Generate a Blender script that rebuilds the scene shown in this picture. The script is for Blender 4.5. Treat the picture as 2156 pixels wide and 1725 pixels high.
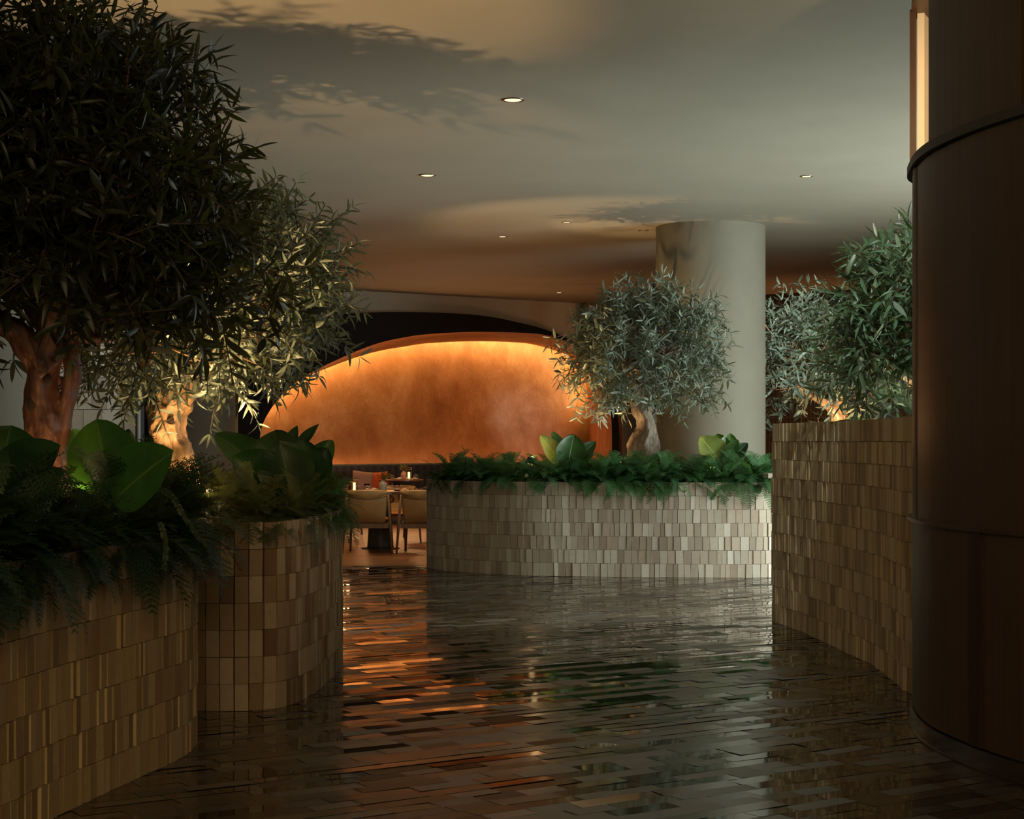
import bpy, math, random
import numpy as np
from mathutils import Vector, Matrix, noise as mnoise

for o in list(bpy.data.objects): bpy.data.objects.remove(o)
SC = bpy.context.scene
COL = SC.collection
PI = math.pi
F, HX, HY, EYE = 3600.0, 1078.0, 930.0, 1.4     # focal length in px, principal column, horizon row, eye height

# ------------------------------------------------------------------ camera
cam_d = bpy.data.cameras.new('camera')
cam = bpy.data.objects.new('camera', cam_d); COL.objects.link(cam)
cam.location = (0, 0, EYE); cam.rotation_euler = (PI/2, 0, 0)
cam_d.sensor_width = 36; cam_d.lens = F/2156*36
cam_d.shift_y = (HY-862.5)/2156
cam_d.clip_end = 200
SC.camera = cam
SC.view_settings.view_transform = 'Standard'
SC.view_settings.look = 'None'
SC.view_settings.gamma = 1
SC.view_settings.exposure = 0.0
SC.view_settings.use_curve_mapping = False

# ------------------------------------------------------------------ world + big lights
W = bpy.data.worlds.new('world'); SC.world = W; W.use_nodes = True
W.node_tree.nodes['Background'].inputs[0].default_value = (0.55, 0.6, 0.6, 1)
W.node_tree.nodes['Background'].inputs[1].default_value = 0.02

def aim(o, target):
    d = Vector(target)-Vector(o.location)
    o.rotation_euler = d.to_track_quat('-Z', 'Y').to_euler()

def area(name, loc, target, sx, sy, power, color, spread=PI):
    l = bpy.data.lights.new(name, 'AREA'); l.shape = 'RECTANGLE'; l.size = sx; l.size_y = sy
    l.energy = power; l.color = color; l.spread = spread
    o = bpy.data.objects.new(name, l); COL.objects.link(o); o.location = loc; aim(o, target); return o

def spot(name, loc, target, power, color, angle=70, blend=.6, radius=.02):
    l = bpy.data.lights.new(name, 'SPOT'); l.energy = power; l.color = color
    l.spot_size = math.radians(angle); l.spot_blend = blend; l.shadow_soft_size = radius
    o = bpy.data.objects.new(name, l); COL.objects.link(o); o.location = loc; aim(o, target); return o

DAY = (0.84, 0.93, 0.86)
WARM = (1.0, 0.62, 0.28)
# daylight through the glazed front on the right
area('daylight_window', (7.7, 14.6, 1.5), (0.0, 14.9, 1.0), 4.9, 2.6, 520, DAY, math.radians(135))
# daylight bounced up from the pavement outside onto the ceiling
area('daylight_bounce', (7.6, 14.6, 0.5), (-3.0, 13.6, 3.9), 4.8, 0.8, 70, DAY)
# low shaft of daylight through the gap between the planters
spot('daylight_shaft', (7.7, 17.0, 1.5), (0.4, 13.5, 0.0), 9000, DAY, 8, .7, .25)
# added warm fill from behind the camera, lifting the near planters
area('warm_front_fill', (-0.3, -1.6, 3.2), (-0.6, 8.0, 0.4), 4.5, 1.0, 150, (1.0, 0.70, 0.36))

# ------------------------------------------------------------------ helpers
def P(px, py, d):
    return Vector(((px-HX)*d/F, d, EYE-(py-HY)*d/F))

def mesh(name, V, Fc, mat=None, parent=None, smooth=False, tone=None, uv=None, link=True, loc=None):
    me = bpy.data.meshes.new(name)
    me.from_pydata([tuple(v) for v in V] if not isinstance(V, np.ndarray) else V.tolist(), [], Fc)
    if mat: me.materials.append(mat)
    if smooth: me.polygons.foreach_set('use_smooth', [True]*len(me.polygons))
    if tone is not None:
        a = me.attributes.new('tone', 'FLOAT', 'FACE'); a.data.foreach_set('value', tone)
    if uv is not None:
        l = me.uv_layers.new(name='UVMap')
        idx = np.empty(len(me.loops), dtype=np.int32); me.loops.foreach_get('vertex_index', idx)
        l.data.foreach_set('uv', np.asarray(uv, dtype=np.float32)[idx].ravel())
    me.update()
    o = bpy.data.objects.new(name, me)
    if link: COL.objects.link(o)
    if loc is not None: o.location = loc
    if parent: o.parent = parent
    return o

def empty(name, loc=(0, 0, 0), rz=0):
    o = bpy.data.objects.new(name, None); COL.objects.link(o); o.location = loc; o.rotation_euler = (0, 0, rz)
    o.empty_display_size = .1; return o

def tag(o, label, cat, group=None):
    o['label'] = label; o['category'] = cat
    if group: o['group'] = group
    return o

def struct(o): o['kind'] = 'structure'; return o

def copy_tree(o, parent=None):
    c = o.copy(); COL.objects.link(c); c.parent = parent
    for ch in [x for x in bpy.data.objects if x.parent == o]: copy_tree(ch, c)
    return c

class MB:
    def __init__(s): s.V = []; s.F = []; s.T = []
    def add(s, V, Fc, t=0.0):
        n = len(s.V); s.V += [Vector(v) for v in V]; s.F += [tuple(i+n for i in f) for f in Fc]; s.T += [t]*len(Fc)
    def box(s, c, sz, rz=0, t=0.0, M=None):
        hx, hy, hz = sz[0]/2, sz[1]/2, sz[2]/2
        V = [Vector((x, y, z)) for x in (-hx, hx) for y in (-hy, hy) for z in (-hz, hz)]
        R = M if M else Matrix.Rotation(rz, 3, 'Z')
        V = [R @ v + Vector(c) for v in V]
        s.add(V, [(0, 1, 3, 2), (4, 6, 7, 5), (0, 4, 5, 1), (2, 3, 7, 6), (0, 2, 6, 4), (1, 5, 7, 3)], t)
    def tube(s, pts, rad, n=8, t=0.0, caps=True, bump=None):
        pts = [Vector(p) for p in pts]; rr = rad if isinstance(rad, (list, tuple)) else [rad]*len(pts)
        V = []; up = None
        for i, p in enumerate(pts):
            d = (pts[min(i+1, len(pts)-1)]-pts[max(i-1, 0)])
            if d.length < 1e-9: d = Vector((0, 0, 1))
            d.normalize()
            if up is None:
                up = Vector((0, 0, 1)) if abs(d.z) < .9 else Vector((1, 0, 0))
            a = (up - d*up.dot(d))
            if a.length < 1e-6: a = d.orthogonal()
            a.normalize(); up = a
            b = d.cross(a)
            for k in range(n):
                an = 2*PI*k/n; r = rr[i]
                if bump: r *= bump(i, an)
                V.append(p + a*math.cos(an)*r + b*math.sin(an)*r)
        Fc = [(i*n+k, i*n+(k+1) % n, (i+1)*n+(k+1) % n, (i+1)*n+k) for i in range(len(pts)-1) for k in range(n)]
        if caps:
            Fc += [tuple(reversed(range(n))), tuple((len(pts)-1)*n+k for k in range(n))]
        s.add(V, Fc, t)
    def lathe(s, prof, c=(0, 0, 0), n=24, t=0.0, caps=True):
        V = [Vector((c[0]+r*math.cos(2*PI*k/n), c[1]+r*math.sin(2*PI*k/n), c[2]+z)) for r, z in prof for k in range(n)]
        Fc = [(i*n+k, i*n+(k+1) % n, (i+1)*n+(k+1) % n, (i+1)*n+k) for i in range(len(prof)-1) for k in range(n)]
        if caps: Fc += [tuple(reversed(range(n))), tuple((len(prof)-1)*n+k for k in range(n))]
        s.add(V, Fc, t)
    def build(s, name, mat, parent=None, smooth=False, tone=False, loc=None):
        return mesh(name, s.V, s.F, mat, parent, smooth, s.T if tone else None, loc=loc)

def smooth_curve(pts, n=12, closed=False):
    pts = [Vector(p) for p in pts]; out = []; L = len(pts)
    rng = range(L) if closed else range(L-1)
    for i in rng:
        g = (lambda j: pts[j % L]) if closed else (lambda j: pts[min(max(j, 0), L-1)])
        p0, p1, p2, p3 = g(i-1), g(i), g(i+1), g(i+2)
        for k in range(n):
            t = k/n
            out.append(.5*((2*p1)+(p2-p0)*t+(2*p0-5*p1+4*p2-p3)*t*t+(3*p1-p0-3*p2+p3)*t**3))
    if not closed: out.append(pts[-1].copy())
    return out

class Arc:                                             # arc-length sampling of a plan curve
    def __init__(s, pts, closed):
        s.p = pts + ([pts[0]] if closed else [])
        s.l = [0]
        for a, b in zip(s.p, s.p[1:]): s.l.append(s.l[-1]+(b-a).length)
        s.L = s.l[-1]; s.i = 0
    def at(s, u):
        u = min(max(u, 0), s.L-1e-6)
        lo = int(np.searchsorted(s.l, u, side='right'))-1; lo = min(max(lo, 0), len(s.p)-2)
        t = (u-s.l[lo])/max(s.l[lo+1]-s.l[lo], 1e-9)
        return s.p[lo].lerp(s.p[lo+1], t)
    def frame(s, u):
        a, b = s.at(u-.02), s.at(u+.02); d = (b-a); d.normalize()
        return s.at(u), d

# ------------------------------------------------------------------ materials
def mat(name):
    m = bpy.data.materials.new(name); m.use_nodes = True
    nt = m.node_tree; b = nt.nodes['Principled BSDF']; return m, nt, b

def N(nt, typ, **kw):
    n = nt.nodes.new(typ)
    for k, v in kw.items():
        if k.startswith('i_'):
            key = k[2:]; key = int(key) if key.isdigit() else key.replace('_', ' ')
            n.inputs[key].default_value = v
        else: setattr(n, k, v)
    return n

def ramp(nt, stops, interp='LINEAR'):
    r = nt.nodes.new('ShaderNodeValToRGB'); r.color_ramp.interpolation = interp
    e = r.color_ramp.elements
    while len(e) < len(stops): e.new(.5)
    for x, (p, c) in zip(e, stops): x.position = p; x.color = (*c, 1)
    return r

def plain(name, col, rough=.6, metal=0.0, var=.12, scale=6.0, bump=0.0, stretch=(1, 1, 1), spec=.5, bscale=None):
    m, nt, b = mat(name)
    tc = N(nt, 'ShaderNodeTexCoord'); mp = N(nt, 'ShaderNodeMapping'); mp.inputs['Scale'].default_value = stretch
    nz = N(nt, 'ShaderNodeTexNoise', i_Scale=scale, i_Detail=6.0, i_Roughness=.6)
    r = ramp(nt, [(.3, tuple(c*(1-var) for c in col)), (.7, tuple(min(1, c*(1+var)) for c in col))])
    L = nt.links.new
    L(tc.outputs['Object'], mp.inputs[0]); L(mp.outputs[0], nz.inputs['Vector']); L(nz.outputs[0], r.inputs[0]); L(r.outputs[0], b.inputs['Base Color'])
    b.inputs['Roughness'].default_value = rough; b.inputs['Metallic'].default_value = metal
    b.inputs['Specular IOR Level'].default_value = spec
    if bump:
        nb = N(nt, 'ShaderNodeTexNoise', i_Scale=bscale or scale*8, i_Detail=4.0)
        bp = N(nt, 'ShaderNodeBump', i_Strength=bump, i_Distance=.01)
        L(mp.outputs[0], nb.inputs['Vector']); L(nb.outputs[0], bp.inputs['Height']); L(bp.outputs[0], b.inputs['Normal'])
    return m

def emit(name, col, s):
    m, nt, b = mat(name)
    nt.nodes.remove(b); e = N(nt, 'ShaderNodeEmission'); e.inputs[0].default_value = (*col, 1); e.inputs[1].default_value = s
    nt.links.new(e.outputs[0], nt.nodes['Material Output'].inputs[0]); return m

def toned(name, stops, rough=.75, nvar=.25, nscale=30, bump=.25, spec=.3, interp='LINEAR', rim_dark=0):
    m, nt, b = mat(name); L = nt.links.new
    at = N(nt, 'ShaderNodeAttribute', attribute_name='tone')
    r = ramp(nt, stops, interp); L(at.outputs['Fac'], r.inputs[0])
    tc = N(nt, 'ShaderNodeTexCoord'); nz = N(nt, 'ShaderNodeTexNoise', i_Scale=nscale, i_Detail=8.0, i_Roughness=.7)
    L(tc.outputs['Object'], nz.inputs['Vector'])
    mr = N(nt, 'ShaderNodeMapRange'); mr.inputs[1].default_value = .3; mr.inputs[2].default_value = .7
    mr.inputs[3].default_value = 1-nvar; mr.inputs[4].default_value = 1+nvar
    L(nz.outputs[0], mr.inputs[0])
    mx = N(nt, 'ShaderNodeVectorMath', operation='SCALE'); L(r.outputs[0], mx.inputs[0]); L(mr.outputs[0], mx.inputs['Scale'])
    out = mx.outputs[0]
    if rim_dark:                                              # streaky darkening, strongest near the rim
        mp = N(nt, 'ShaderNodeMapping'); mp.inputs['Scale'].default_value = (9, 9, .9); L(tc.outputs['Object'], mp.inputs[0])
        n2 = N(nt, 'ShaderNodeTexNoise', i_Scale=1.6, i_Detail=5.0, i_Roughness=.6); L(mp.outputs[0], n2.inputs['Vector'])
        sx = N(nt, 'ShaderNodeSeparateXYZ'); L(tc.outputs['Object'], sx.inputs[0])
        mz = N(nt, 'ShaderNodeMapRange'); mz.inputs[1].default_value = rim_dark-.38; mz.inputs[2].default_value = rim_dark+.1
        L(sx.outputs[2], mz.inputs[0])
        a = N(nt, 'ShaderNodeMath', operation='ADD'); L(n2.outputs[0], a.inputs[0]); L(mz.outputs[0], a.inputs[1])
        st = ramp(nt, [(.62, (1, 1, 1)), (1.0, (.42, .43, .42))]); 
        h = N(nt, 'ShaderNodeMath', operation='MULTIPLY'); h.inputs[1].default_value = .75; L(a.outputs[0], h.inputs[0]); L(h.outputs[0], st.inputs[0])
        m2 = N(nt, 'ShaderNodeVectorMath', operation='MULTIPLY'); L(out, m2.inputs[0]); L(st.outputs[0], m2.inputs[1]); out = m2.outputs[0]
    L(out, b.inputs['Base Color'])
    b.inputs['Roughness'].default_value = rough; b.inputs['Specular IOR Level'].default_value = spec
    nb = N(nt, 'ShaderNodeTexNoise', i_Scale=260.0, i_Detail=2.0); L(tc.outputs['Object'], nb.inputs['Vector'])
    bp = N(nt, 'ShaderNodeBump', i_Strength=bump, i_Distance=.002); L(nb.outputs[0], bp.inputs['Height']); L(bp.outputs[0], b.inputs['Normal'])
    return m

M = {}
M['plaster'] = plain('ceiling_plaster', (.37, .345, .28), .62, var=.05, scale=1.2, bump=.04, bscale=3, spec=.35)
M['beige'] = plain('beige_plaster', (.60, .55, .45), .8, var=.05, scale=2)
M['column'] = plain('column_plaster', (.225, .21, .165), .7, var=.06, scale=2.5, bump=.05)
M['taupe'] = plain('taupe_plaster', (.20, .16, .12), .8, var=.08, scale=2)
M['dark_wall'] = plain('charcoal_plaster', (.016, .016, .018), .85, var=.2, scale=5, spec=.2)
M['grout'] = plain('dark_grout', (.05, .042, .032), .9)
M['soil'] = plain('dark_soil', (.03, .022, .014), .95, var=.4, scale=40, bump=.6)
M['brick_pale'] = toned('pale_brick', [(0, (.34, .27, .20)), (.3, (.52, .46, .37)), (.6, (.44, .345, .265)), (1, (.64, .59, .50))], nvar=.07)
M['brick_tan'] = toned('tan_brick', [(0, (.32, .215, .10)), (.5, (.44, .31, .155)), (1, (.53, .40, .22))], nvar=.08, rim_dark=.9)
M['brick_brown'] = toned('brown_tan_brick', [(0, (.19, .12, .065)), (.5, (.35, .255, .155)), (1, (.48, .395, .28))], nvar=.08)
M['brick_right'] = toned('sand_brick', [(0, (.34, .255, .15)), (.5, (.53, .42, .26)), (1, (.68, .57, .38))], nvar=.07)
M['tile_grey'] = toned('grey_wall_tile', [(0, (.50, .45, .38)), (1, (.78, .77, .70))], nvar=.05)

def floor_tile():
    m, nt, b = mat('dark_floor_tile'); L = nt.links.new
    at = N(nt, 'ShaderNodeAttribute', attribute_name='tone')
    r = ramp(nt, [(0, (.018, .012, .008)), (.5, (.052, .036, .022)), (.85, (.09, .064, .038)), (1, (.14, .10, .06))]); L(at.outputs['Fac'], r.inputs[0])
    L(r.outputs[0], b.inputs['Base Color'])
    wn = N(nt, 'ShaderNodeTexWhiteNoise', noise_dimensions='1D'); L(at.outputs['Fac'], wn.inputs['W'])
    rr = ramp(nt, [(0, (.03,)*3), (.38, (.06,)*3), (.55, (.2,)*3), (1, (.40,)*3)]); L(wn.outputs['Value'], rr.inputs[0])
    L(rr.outputs[0], b.inputs['Roughness'])
    b.inputs['Specular IOR Level'].default_value = .5; b.inputs['IOR'].default_value = 2.6
    tc = N(nt, 'ShaderNodeTexCoord'); nb = N(nt, 'ShaderNodeTexNoise', i_Scale=9.0, i_Detail=2.0); L(tc.outputs['Object'], nb.inputs['Vector'])
    bp = N(nt, 'ShaderNodeBump', i_Strength=.035, i_Distance=.004); L(nb.outputs[0], bp.inputs['Height']); L(bp.outputs[0], b.inputs['Normal'])
    return m
M['floor_tile'] = floor_tile()

def wood(name, c1, c2, rough=.45, axis='Z', scale=1.0, coat=0.0):
    m, nt, b = mat(name); L = nt.links.new
    tc = N(nt, 'ShaderNodeTexCoord'); mp = N(nt, 'ShaderNodeMapping')
    s = {'Z': (30, 30, .8), 'X': (.8, 30, 30), 'Y': (30, .8, 30)}[axis]; mp.inputs['Scale'].default_value = tuple(x*scale for x in s)
    L(tc.outputs['Object'], mp.inputs[0])
    nz = N(nt, 'ShaderNodeTexNoise', i_Scale=1.2, i_Detail=8.0, i_Roughness=.65, i_Distortion=.3); L(mp.outputs[0], nz.inputs['Vector'])
    r = ramp(nt, [(.3, c1), (.7, c2)]); L(nz.outputs[0], r.inputs[0]); L(r.outputs[0], b.inputs['Base Color'])
    b.inputs['Roughness'].default_value = rough; b.inputs['Coat Weight'].default_value = coat
    bp = N(nt, 'ShaderNodeBump', i_Strength=.15, i_Distance=.002); L(nz.outputs[0], bp.inputs['Height']); L(bp.outputs[0], b.inputs['Normal'])
    return m
M['veneer'] = wood('brown_veneer', (.048, .026, .013), (.098, .055, .028), .42, scale=.8)
M['veneer_dark'] = wood('dark_veneer', (.03, .013, .006), (.06, .027, .011), .45)
M['chair_wood'] = wood('chair_ash', (.16, .10, .06), (.26, .17, .11), .45)
M['table_wood'] = wood('table_walnut', (.10, .04, .02), (.18, .08, .04), .3, 'X')
M['dining_floor'] = wood('dining_plank', (.26, .13, .055), (.40, .21, .09), .35, 'X', .3)
M['bark'] = None
def bark(name, c1, c2, c3):
    m, nt, b = mat(name); L = nt.links.new
    tc = N(nt, 'ShaderNodeTexCoord'); mp = N(nt, 'ShaderNodeMapping'); mp.inputs['Scale'].default_value = (6, 6, 1.6); L(tc.outputs['Object'], mp.inputs[0])
    nz = N(nt, 'ShaderNodeTexNoise', i_Scale=2.4, i_Detail=9.0, i_Roughness=.65, i_Distortion=1.4); L(mp.outputs[0], nz.inputs['Vector'])
    r = ramp(nt, [(.28, c1), (.5, c2), (.72, c3)]); L(nz.outputs[0], r.inputs[0]); L(r.outputs[0], b.inputs['Base Color'])
    b.inputs['Roughness'].default_value = .42
    bp = N(nt, 'ShaderNodeBump', i_Strength=.7, i_Distance=.02); L(nz.outputs[0], bp.inputs['Height']); L(bp.outputs[0], b.inputs['Normal'])
    return m
M['bark_red'] = bark('reddish_bark', (.022, .008, .005), (.07, .027, .015), (.16, .068, .034))
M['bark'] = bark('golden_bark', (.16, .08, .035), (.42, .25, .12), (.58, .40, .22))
M['bark_grey'] = bark('grey_bark', (.06, .043, .03), (.19, .14, .10), (.29, .225, .165))

def leafmat(name, top, bottom, rough=.4, trans=.3, tcol=None, veins=False):
    m, nt, b = mat(name); L = nt.links.new
    g = N(nt, 'ShaderNodeNewGeometry')
    tc = N(nt, 'ShaderNodeTexCoord'); nz = N(nt, 'ShaderNodeTexNoise', i_Scale=7.0, i_Detail=2.0); L(tc.outputs['Object'], nz.inputs['Vector'])
    rt = ramp(nt, [(.3, tuple(c*.6 for c in top)), (.7, tuple(c*1.45 for c in top))]); L(nz.outputs[0], rt.inputs[0])
    mix = N(nt, 'ShaderNodeMix', data_type='RGBA'); L(g.outputs['Backfacing'], mix.inputs[0]); L(rt.outputs[0], mix.inputs[6]); mix.inputs[7].default_value = (*bottom, 1)
    out = mix.outputs[2]
    if veins:
        uv = N(nt, 'ShaderNodeSeparateXYZ'); L(tc.outputs['UV'], uv.inputs[0])
        ab = N(nt, 'ShaderNodeMath', operation='ABSOLUTE'); sb = N(nt, 'ShaderNodeMath', operation='SUBTRACT'); sb.inputs[1].default_value = .5
        L(uv.outputs[0], sb.inputs[0]); L(sb.outputs[0], ab.inputs[0])
        # side veins: v - |u| * k
        k = N(nt, 'ShaderNodeMath', operation='MULTIPLY'); k.inputs[1].default_value = .55; L(ab.outputs[0], k.inputs[0])
        d = N(nt, 'ShaderNodeMath', operation='SUBTRACT'); L(uv.outputs[1], d.inputs[0]); L(k.outputs[0], d.inputs[1])
        fr = N(nt, 'ShaderNodeMath', operation='MULTIPLY'); fr.inputs[1].default_value = 11; L(d.outputs[0], fr.inputs[0])
        f2 = N(nt, 'ShaderNodeMath', operation='FRACT'); L(fr.outputs[0], f2.inputs[0])
        v1 = ramp(nt, [(0, (1, 1, 1)), (.10, (0, 0, 0)), (.9, (0, 0, 0)), (1, (1, 1, 1))]); L(f2.outputs[0], v1.inputs[0])
        v2 = ramp(nt, [(0, (1, 1, 1)), (.018, (1, 1, 1)), (.03, (0, 0, 0))]); L(ab.outputs[0], v2.inputs[0])
        sc = N(nt, 'ShaderNodeMath', operation='MULTIPLY'); sc.inputs[1].default_value = .14; L(v1.outputs[0], sc.inputs[0])
        mxx = N(nt, 'ShaderNodeMath', operation='MAXIMUM'); L(sc.outputs[0], mxx.inputs[0]); L(v2.outputs[0], mxx.inputs[1])
        m2 = N(nt, 'ShaderNodeMix', data_type='RGBA'); L(mxx.outputs[0], m2.inputs[0]); L(out, m2.inputs[6]); m2.inputs[7].default_value = (top[0]*2.2+.02, top[1]*1.8+.02, top[2]*1.6+.005, 1)
        out = m2.outputs[2]
        bp = N(nt, 'ShaderNodeBump', i_Strength=.5, i_Distance=.004, invert=True); L(mxx.outputs[0], bp.inputs['Height']); L(bp.outputs[0], b.inputs['Normal'])
    L(out, b.inputs['Base Color']); b.inputs['Roughness'].default_value = rough
    t = N(nt, 'ShaderNodeBsdfTranslucent'); t.inputs[0].default_value = (*(tcol or tuple(c*1.5 for c in top)), 1)
    ms = N(nt, 'ShaderNodeMixShader'); ms.inputs[0].default_value = trans
    L(b.outputs[0], ms.inputs[1]); L(t.outputs[0], ms.inputs[2]); L(ms.outputs[0], nt.nodes['Material Output'].inputs[0])
    return m
M['olive_dark'] = leafmat('dark_olive_leaf', (.013, .019, .007), (.034, .042, .018), .45, .22, (.13, .13, .02))
M['olive_silver'] = leafmat('silver_olive_leaf', (.13, .17, .135), (.25, .30, .24), .45, .2, (.24, .28, .12))
M['olive_mid'] = leafmat('green_olive_leaf', (.07, .13, .075), (.25, .32, .22), .38, .22, (.22, .30, .10))
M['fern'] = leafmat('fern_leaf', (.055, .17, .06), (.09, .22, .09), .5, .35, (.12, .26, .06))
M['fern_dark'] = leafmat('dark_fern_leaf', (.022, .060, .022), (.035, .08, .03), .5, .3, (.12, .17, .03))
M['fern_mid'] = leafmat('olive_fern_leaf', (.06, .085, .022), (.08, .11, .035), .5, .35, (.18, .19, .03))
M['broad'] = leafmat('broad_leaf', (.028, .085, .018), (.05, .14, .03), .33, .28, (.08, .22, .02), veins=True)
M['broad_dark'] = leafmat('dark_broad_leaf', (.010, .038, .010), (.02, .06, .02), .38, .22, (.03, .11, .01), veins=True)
M['broad_lit'] = leafmat('lit_broad_leaf', (.20, .28, .07), (.22, .3, .09), .35, .4, (.35, .42, .09), veins=True)  # broad leaf with the spotlight's brightness put into its colour
M['olive_fruit'] = plain('olive_fruit', (.010, .008, .012), .3)
M['twig'] = plain('twig', (.06, .045, .025), .7)
M['hollow'] = plain('hollow_shade', (.02, .009, .004), .9)  # dark colour stands in for the shade inside a trunk hollow
M['metal'] = plain('dark_steel', (.30, .28, .25), .25, metal=1.0, var=.15, bump=.02)
M['metal_rim'] = plain('bronze_rim', (.20, .15, .11), .35, metal=1.0)
M['rubber'] = plain('dark_rail_leather', (.035, .036, .032), .5)
M['black'] = plain('black_metal', (.02, .02, .02), .5)
M['pedestal'] = plain('pedestal_steel', (.05, .052, .05), .4, metal=.4, var=.3, scale=12)
M['leather'] = plain('tan_leather', (.42, .26, .10), .5, var=.1, bump=.1)
M['leather_orange'] = plain('orange_leather', (.50, .20, .05), .5)
M['cord'] = plain('dark_cord', (.03, .015, .01), .7)
M['bench'] = plain('charcoal_upholstery', (.035, .036, .042), .75)
M['mauve'] = plain('mauve_fabric', (.26, .15, .12), .9, bump=.2, bscale=120)
M['rust'] = plain('rust_fabric', (.42, .075, .018), .9, bump=.2, bscale=120)
M['ceramic'] = plain('white_ceramic', (.55, .50, .42), .35, var=.03)
M['pink_ceramic'] = plain('pink_ceramic', (.50, .27, .20), .4, var=.03)
M['linen'] = plain('linen', (.55, .42, .30), .9, var=.05)
M['brass'] = plain('brass', (.65, .42, .14), .25, metal=1.0)
M['sprig'] = leafmat('sprig_leaf', (.16, .16, .02), (.18, .18, .04), .5, .3)
M['glow'] = emit('candle_glow', (1.0, .62, .22), 3.0)
M['lamp_glow'] = emit('lamp_glow', (1.0, .72, .40), 1.9)
M['led'] = emit('led_strip', (1.0, .71, .29), 98)
M['led_low'] = emit('low_led_strip', (1.0, .58, .26), 8)
M['uplight_glow'] = emit('uplight_lens', (1.0, .68, .30), 28)
M['diffuser'] = emit('alcove_diffuser', (1.0, .72, .42), .45)
g, nt, b = mat('clear_glass'); b.inputs['Transmission Weight'].default_value = 1; b.inputs['Roughness'].default_value = .03; b.inputs['IOR'].default_value = 1.45
M['glass'] = g
def niche_mat():
    m, nt, b = mat('burnt_orange_limewash'); L = nt.links.new
    tc = N(nt, 'ShaderNodeTexCoord')
    n1 = N(nt, 'ShaderNodeTexNoise', i_Scale=1.1, i_Detail=10.0, i_Roughness=.68, i_Distortion=.25); L(tc.outputs['Object'], n1.inputs['Vector'])
    r = ramp(nt, [(.30, (.34, .115, .032)), (.5, (.50, .195, .07)), (.70, (.66, .32, .15))]); L(n1.outputs[0], r.inputs[0])
    L(r.outputs[0], b.inputs['Base Color']); b.inputs['Roughness'].default_value = .55; b.inputs['Specular IOR Level'].default_value = .4
    n2 = N(nt, 'ShaderNodeTexNoise', i_Scale=5.0, i_Detail=8.0, i_Distortion=1.5); L(tc.outputs['Object'], n2.inputs['Vector'])
    bp = N(nt, 'ShaderNodeBump', i_Strength=.35, i_Distance=.03); L(n2.outputs[0], bp.inputs['Height']); L(bp.outputs[0], b.inputs['Normal'])
    return m
M['niche'] = niche_mat()
def glaze_mat():
    m, nt, b = mat('copper_black_glaze_tile'); L = nt.links.new
    tc = N(nt, 'ShaderNodeTexCoord')
    br = N(nt, 'ShaderNodeTexBrick', offset=0.0, squash=1.0); br.inputs['Scale'].default_value = 1
    br.inputs['Brick Width'].default_value = .065; br.inputs['Row Height'].default_value = .30; br.inputs['Mortar Size'].default_value = .004; br.inputs['Mortar Smooth'].default_value = .2
    br.inputs['Color1'].default_value = (.022, .024, .024, 1); br.inputs['Color2'].default_value = (.05, .036, .026, 1); br.inputs['Mortar'].default_value = (.09, .08, .07, 1)
    L(tc.outputs['UV'], br.inputs['Vector']); L(br.outputs['Color'], b.inputs['Base Color'])
    b.inputs['Roughness'].default_value = .22; b.inputs['Specular IOR Level'].default_value = .8; b.inputs['Specular Tint'].default_value = (1, .7, .5, 1)
    nz = N(nt, 'ShaderNodeTexNoise', i_Scale=22.0, i_Detail=2.0); L(tc.outputs['UV'], nz.inputs['Vector'])
    bp = N(nt, 'ShaderNodeBump', i_Strength=.6, i_Distance=.01); L(nz.outputs[0], bp.inputs['Height']); L(bp.outputs[0], b.inputs['Normal'])
    return m
M['glaze'] = glaze_mat()

# ------------------------------------------------------------------ room shell
ZC = 3.9
def quad(name, pts, m, uv=None): return mesh(name, pts, [(0, 1, 2, 3)], m, uv=uv)
def slab(name, x0, x1, y0, y1, z0, z1, m):
    b = MB(); b.box(((x0+x1)/2, (y0+y1)/2, (z0+z1)/2), (x1-x0, y1-y0, z1-z0)); return struct(b.build(name, m))

slab('ceiling', -8.2, 8.2, -2.2, 38, ZC, ZC+.2, M['plaster'])
slab('floor', -8.2, 8.2, -2.2, 19.25, -.2, -.006, M['grout'])
slab('wall_side', -8.2, -8, -2.2, 38, -.2, ZC, M['taupe'])
slab('wall_entrance', -8.2, 8.2, -2.4, -2.2, -.2, ZC, M['taupe'])
slab('wall_far', -8.2, 8.2, 38, 38.2, -.2, ZC, M['dark_wall'])
# glazed side: piers and a big window at right
b = MB(); b.box((8.1, 4.95, 1.85), (.2, 14.3, 4.1)); b.box((8.1, 27.55, 1.85), (.2, 20.9, 4.1)); b.box((8.1, 14.6, 3.72), (.2, 5.0, .36)); b.box((8.1, 14.6, .05), (.2, 5.0, .3))
struct(b.build('wall_right', M['taupe']))
wn = struct(empty('window_1', (8.1, 14.6, 0)))
b = MB()
for y in (-2.47, -.82, .82, 2.47): b.box((0, y, 1.87), (.08, .06, 3.3))
for z in (.23, 3.5): b.box((0, 0, z), (.08, 5.0, .06))
b.build('window_frame', M['black'], wn)
b = MB(); b.box((0, 0, 1.87), (.01, 4.9, 3.2)); b.build('pane', M['glass'], wn)

# planked dining floor with joints
def dining_floor():
    rnd = random.Random(4); b = MB(); y = 19.25
    while y < 37.5:
        x = -8 - rnd.random()*1.2
        while x < 8:
            l = rnd.uniform(1.2, 2.0); b.box((x+l/2, y+.09, -.05), (l-.003, .177, .1), t=rnd.random()); x += l
        y += .18
    m = toned('dining_planks', [(0, (.15, .068, .024)), (1, (.25, .115, .042))], rough=.38, nvar=.2, nscale=5, bump=.1, spec=.5)
    return struct(b.build('floor_dining', m, tone=True))
dining_floor()

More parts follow.
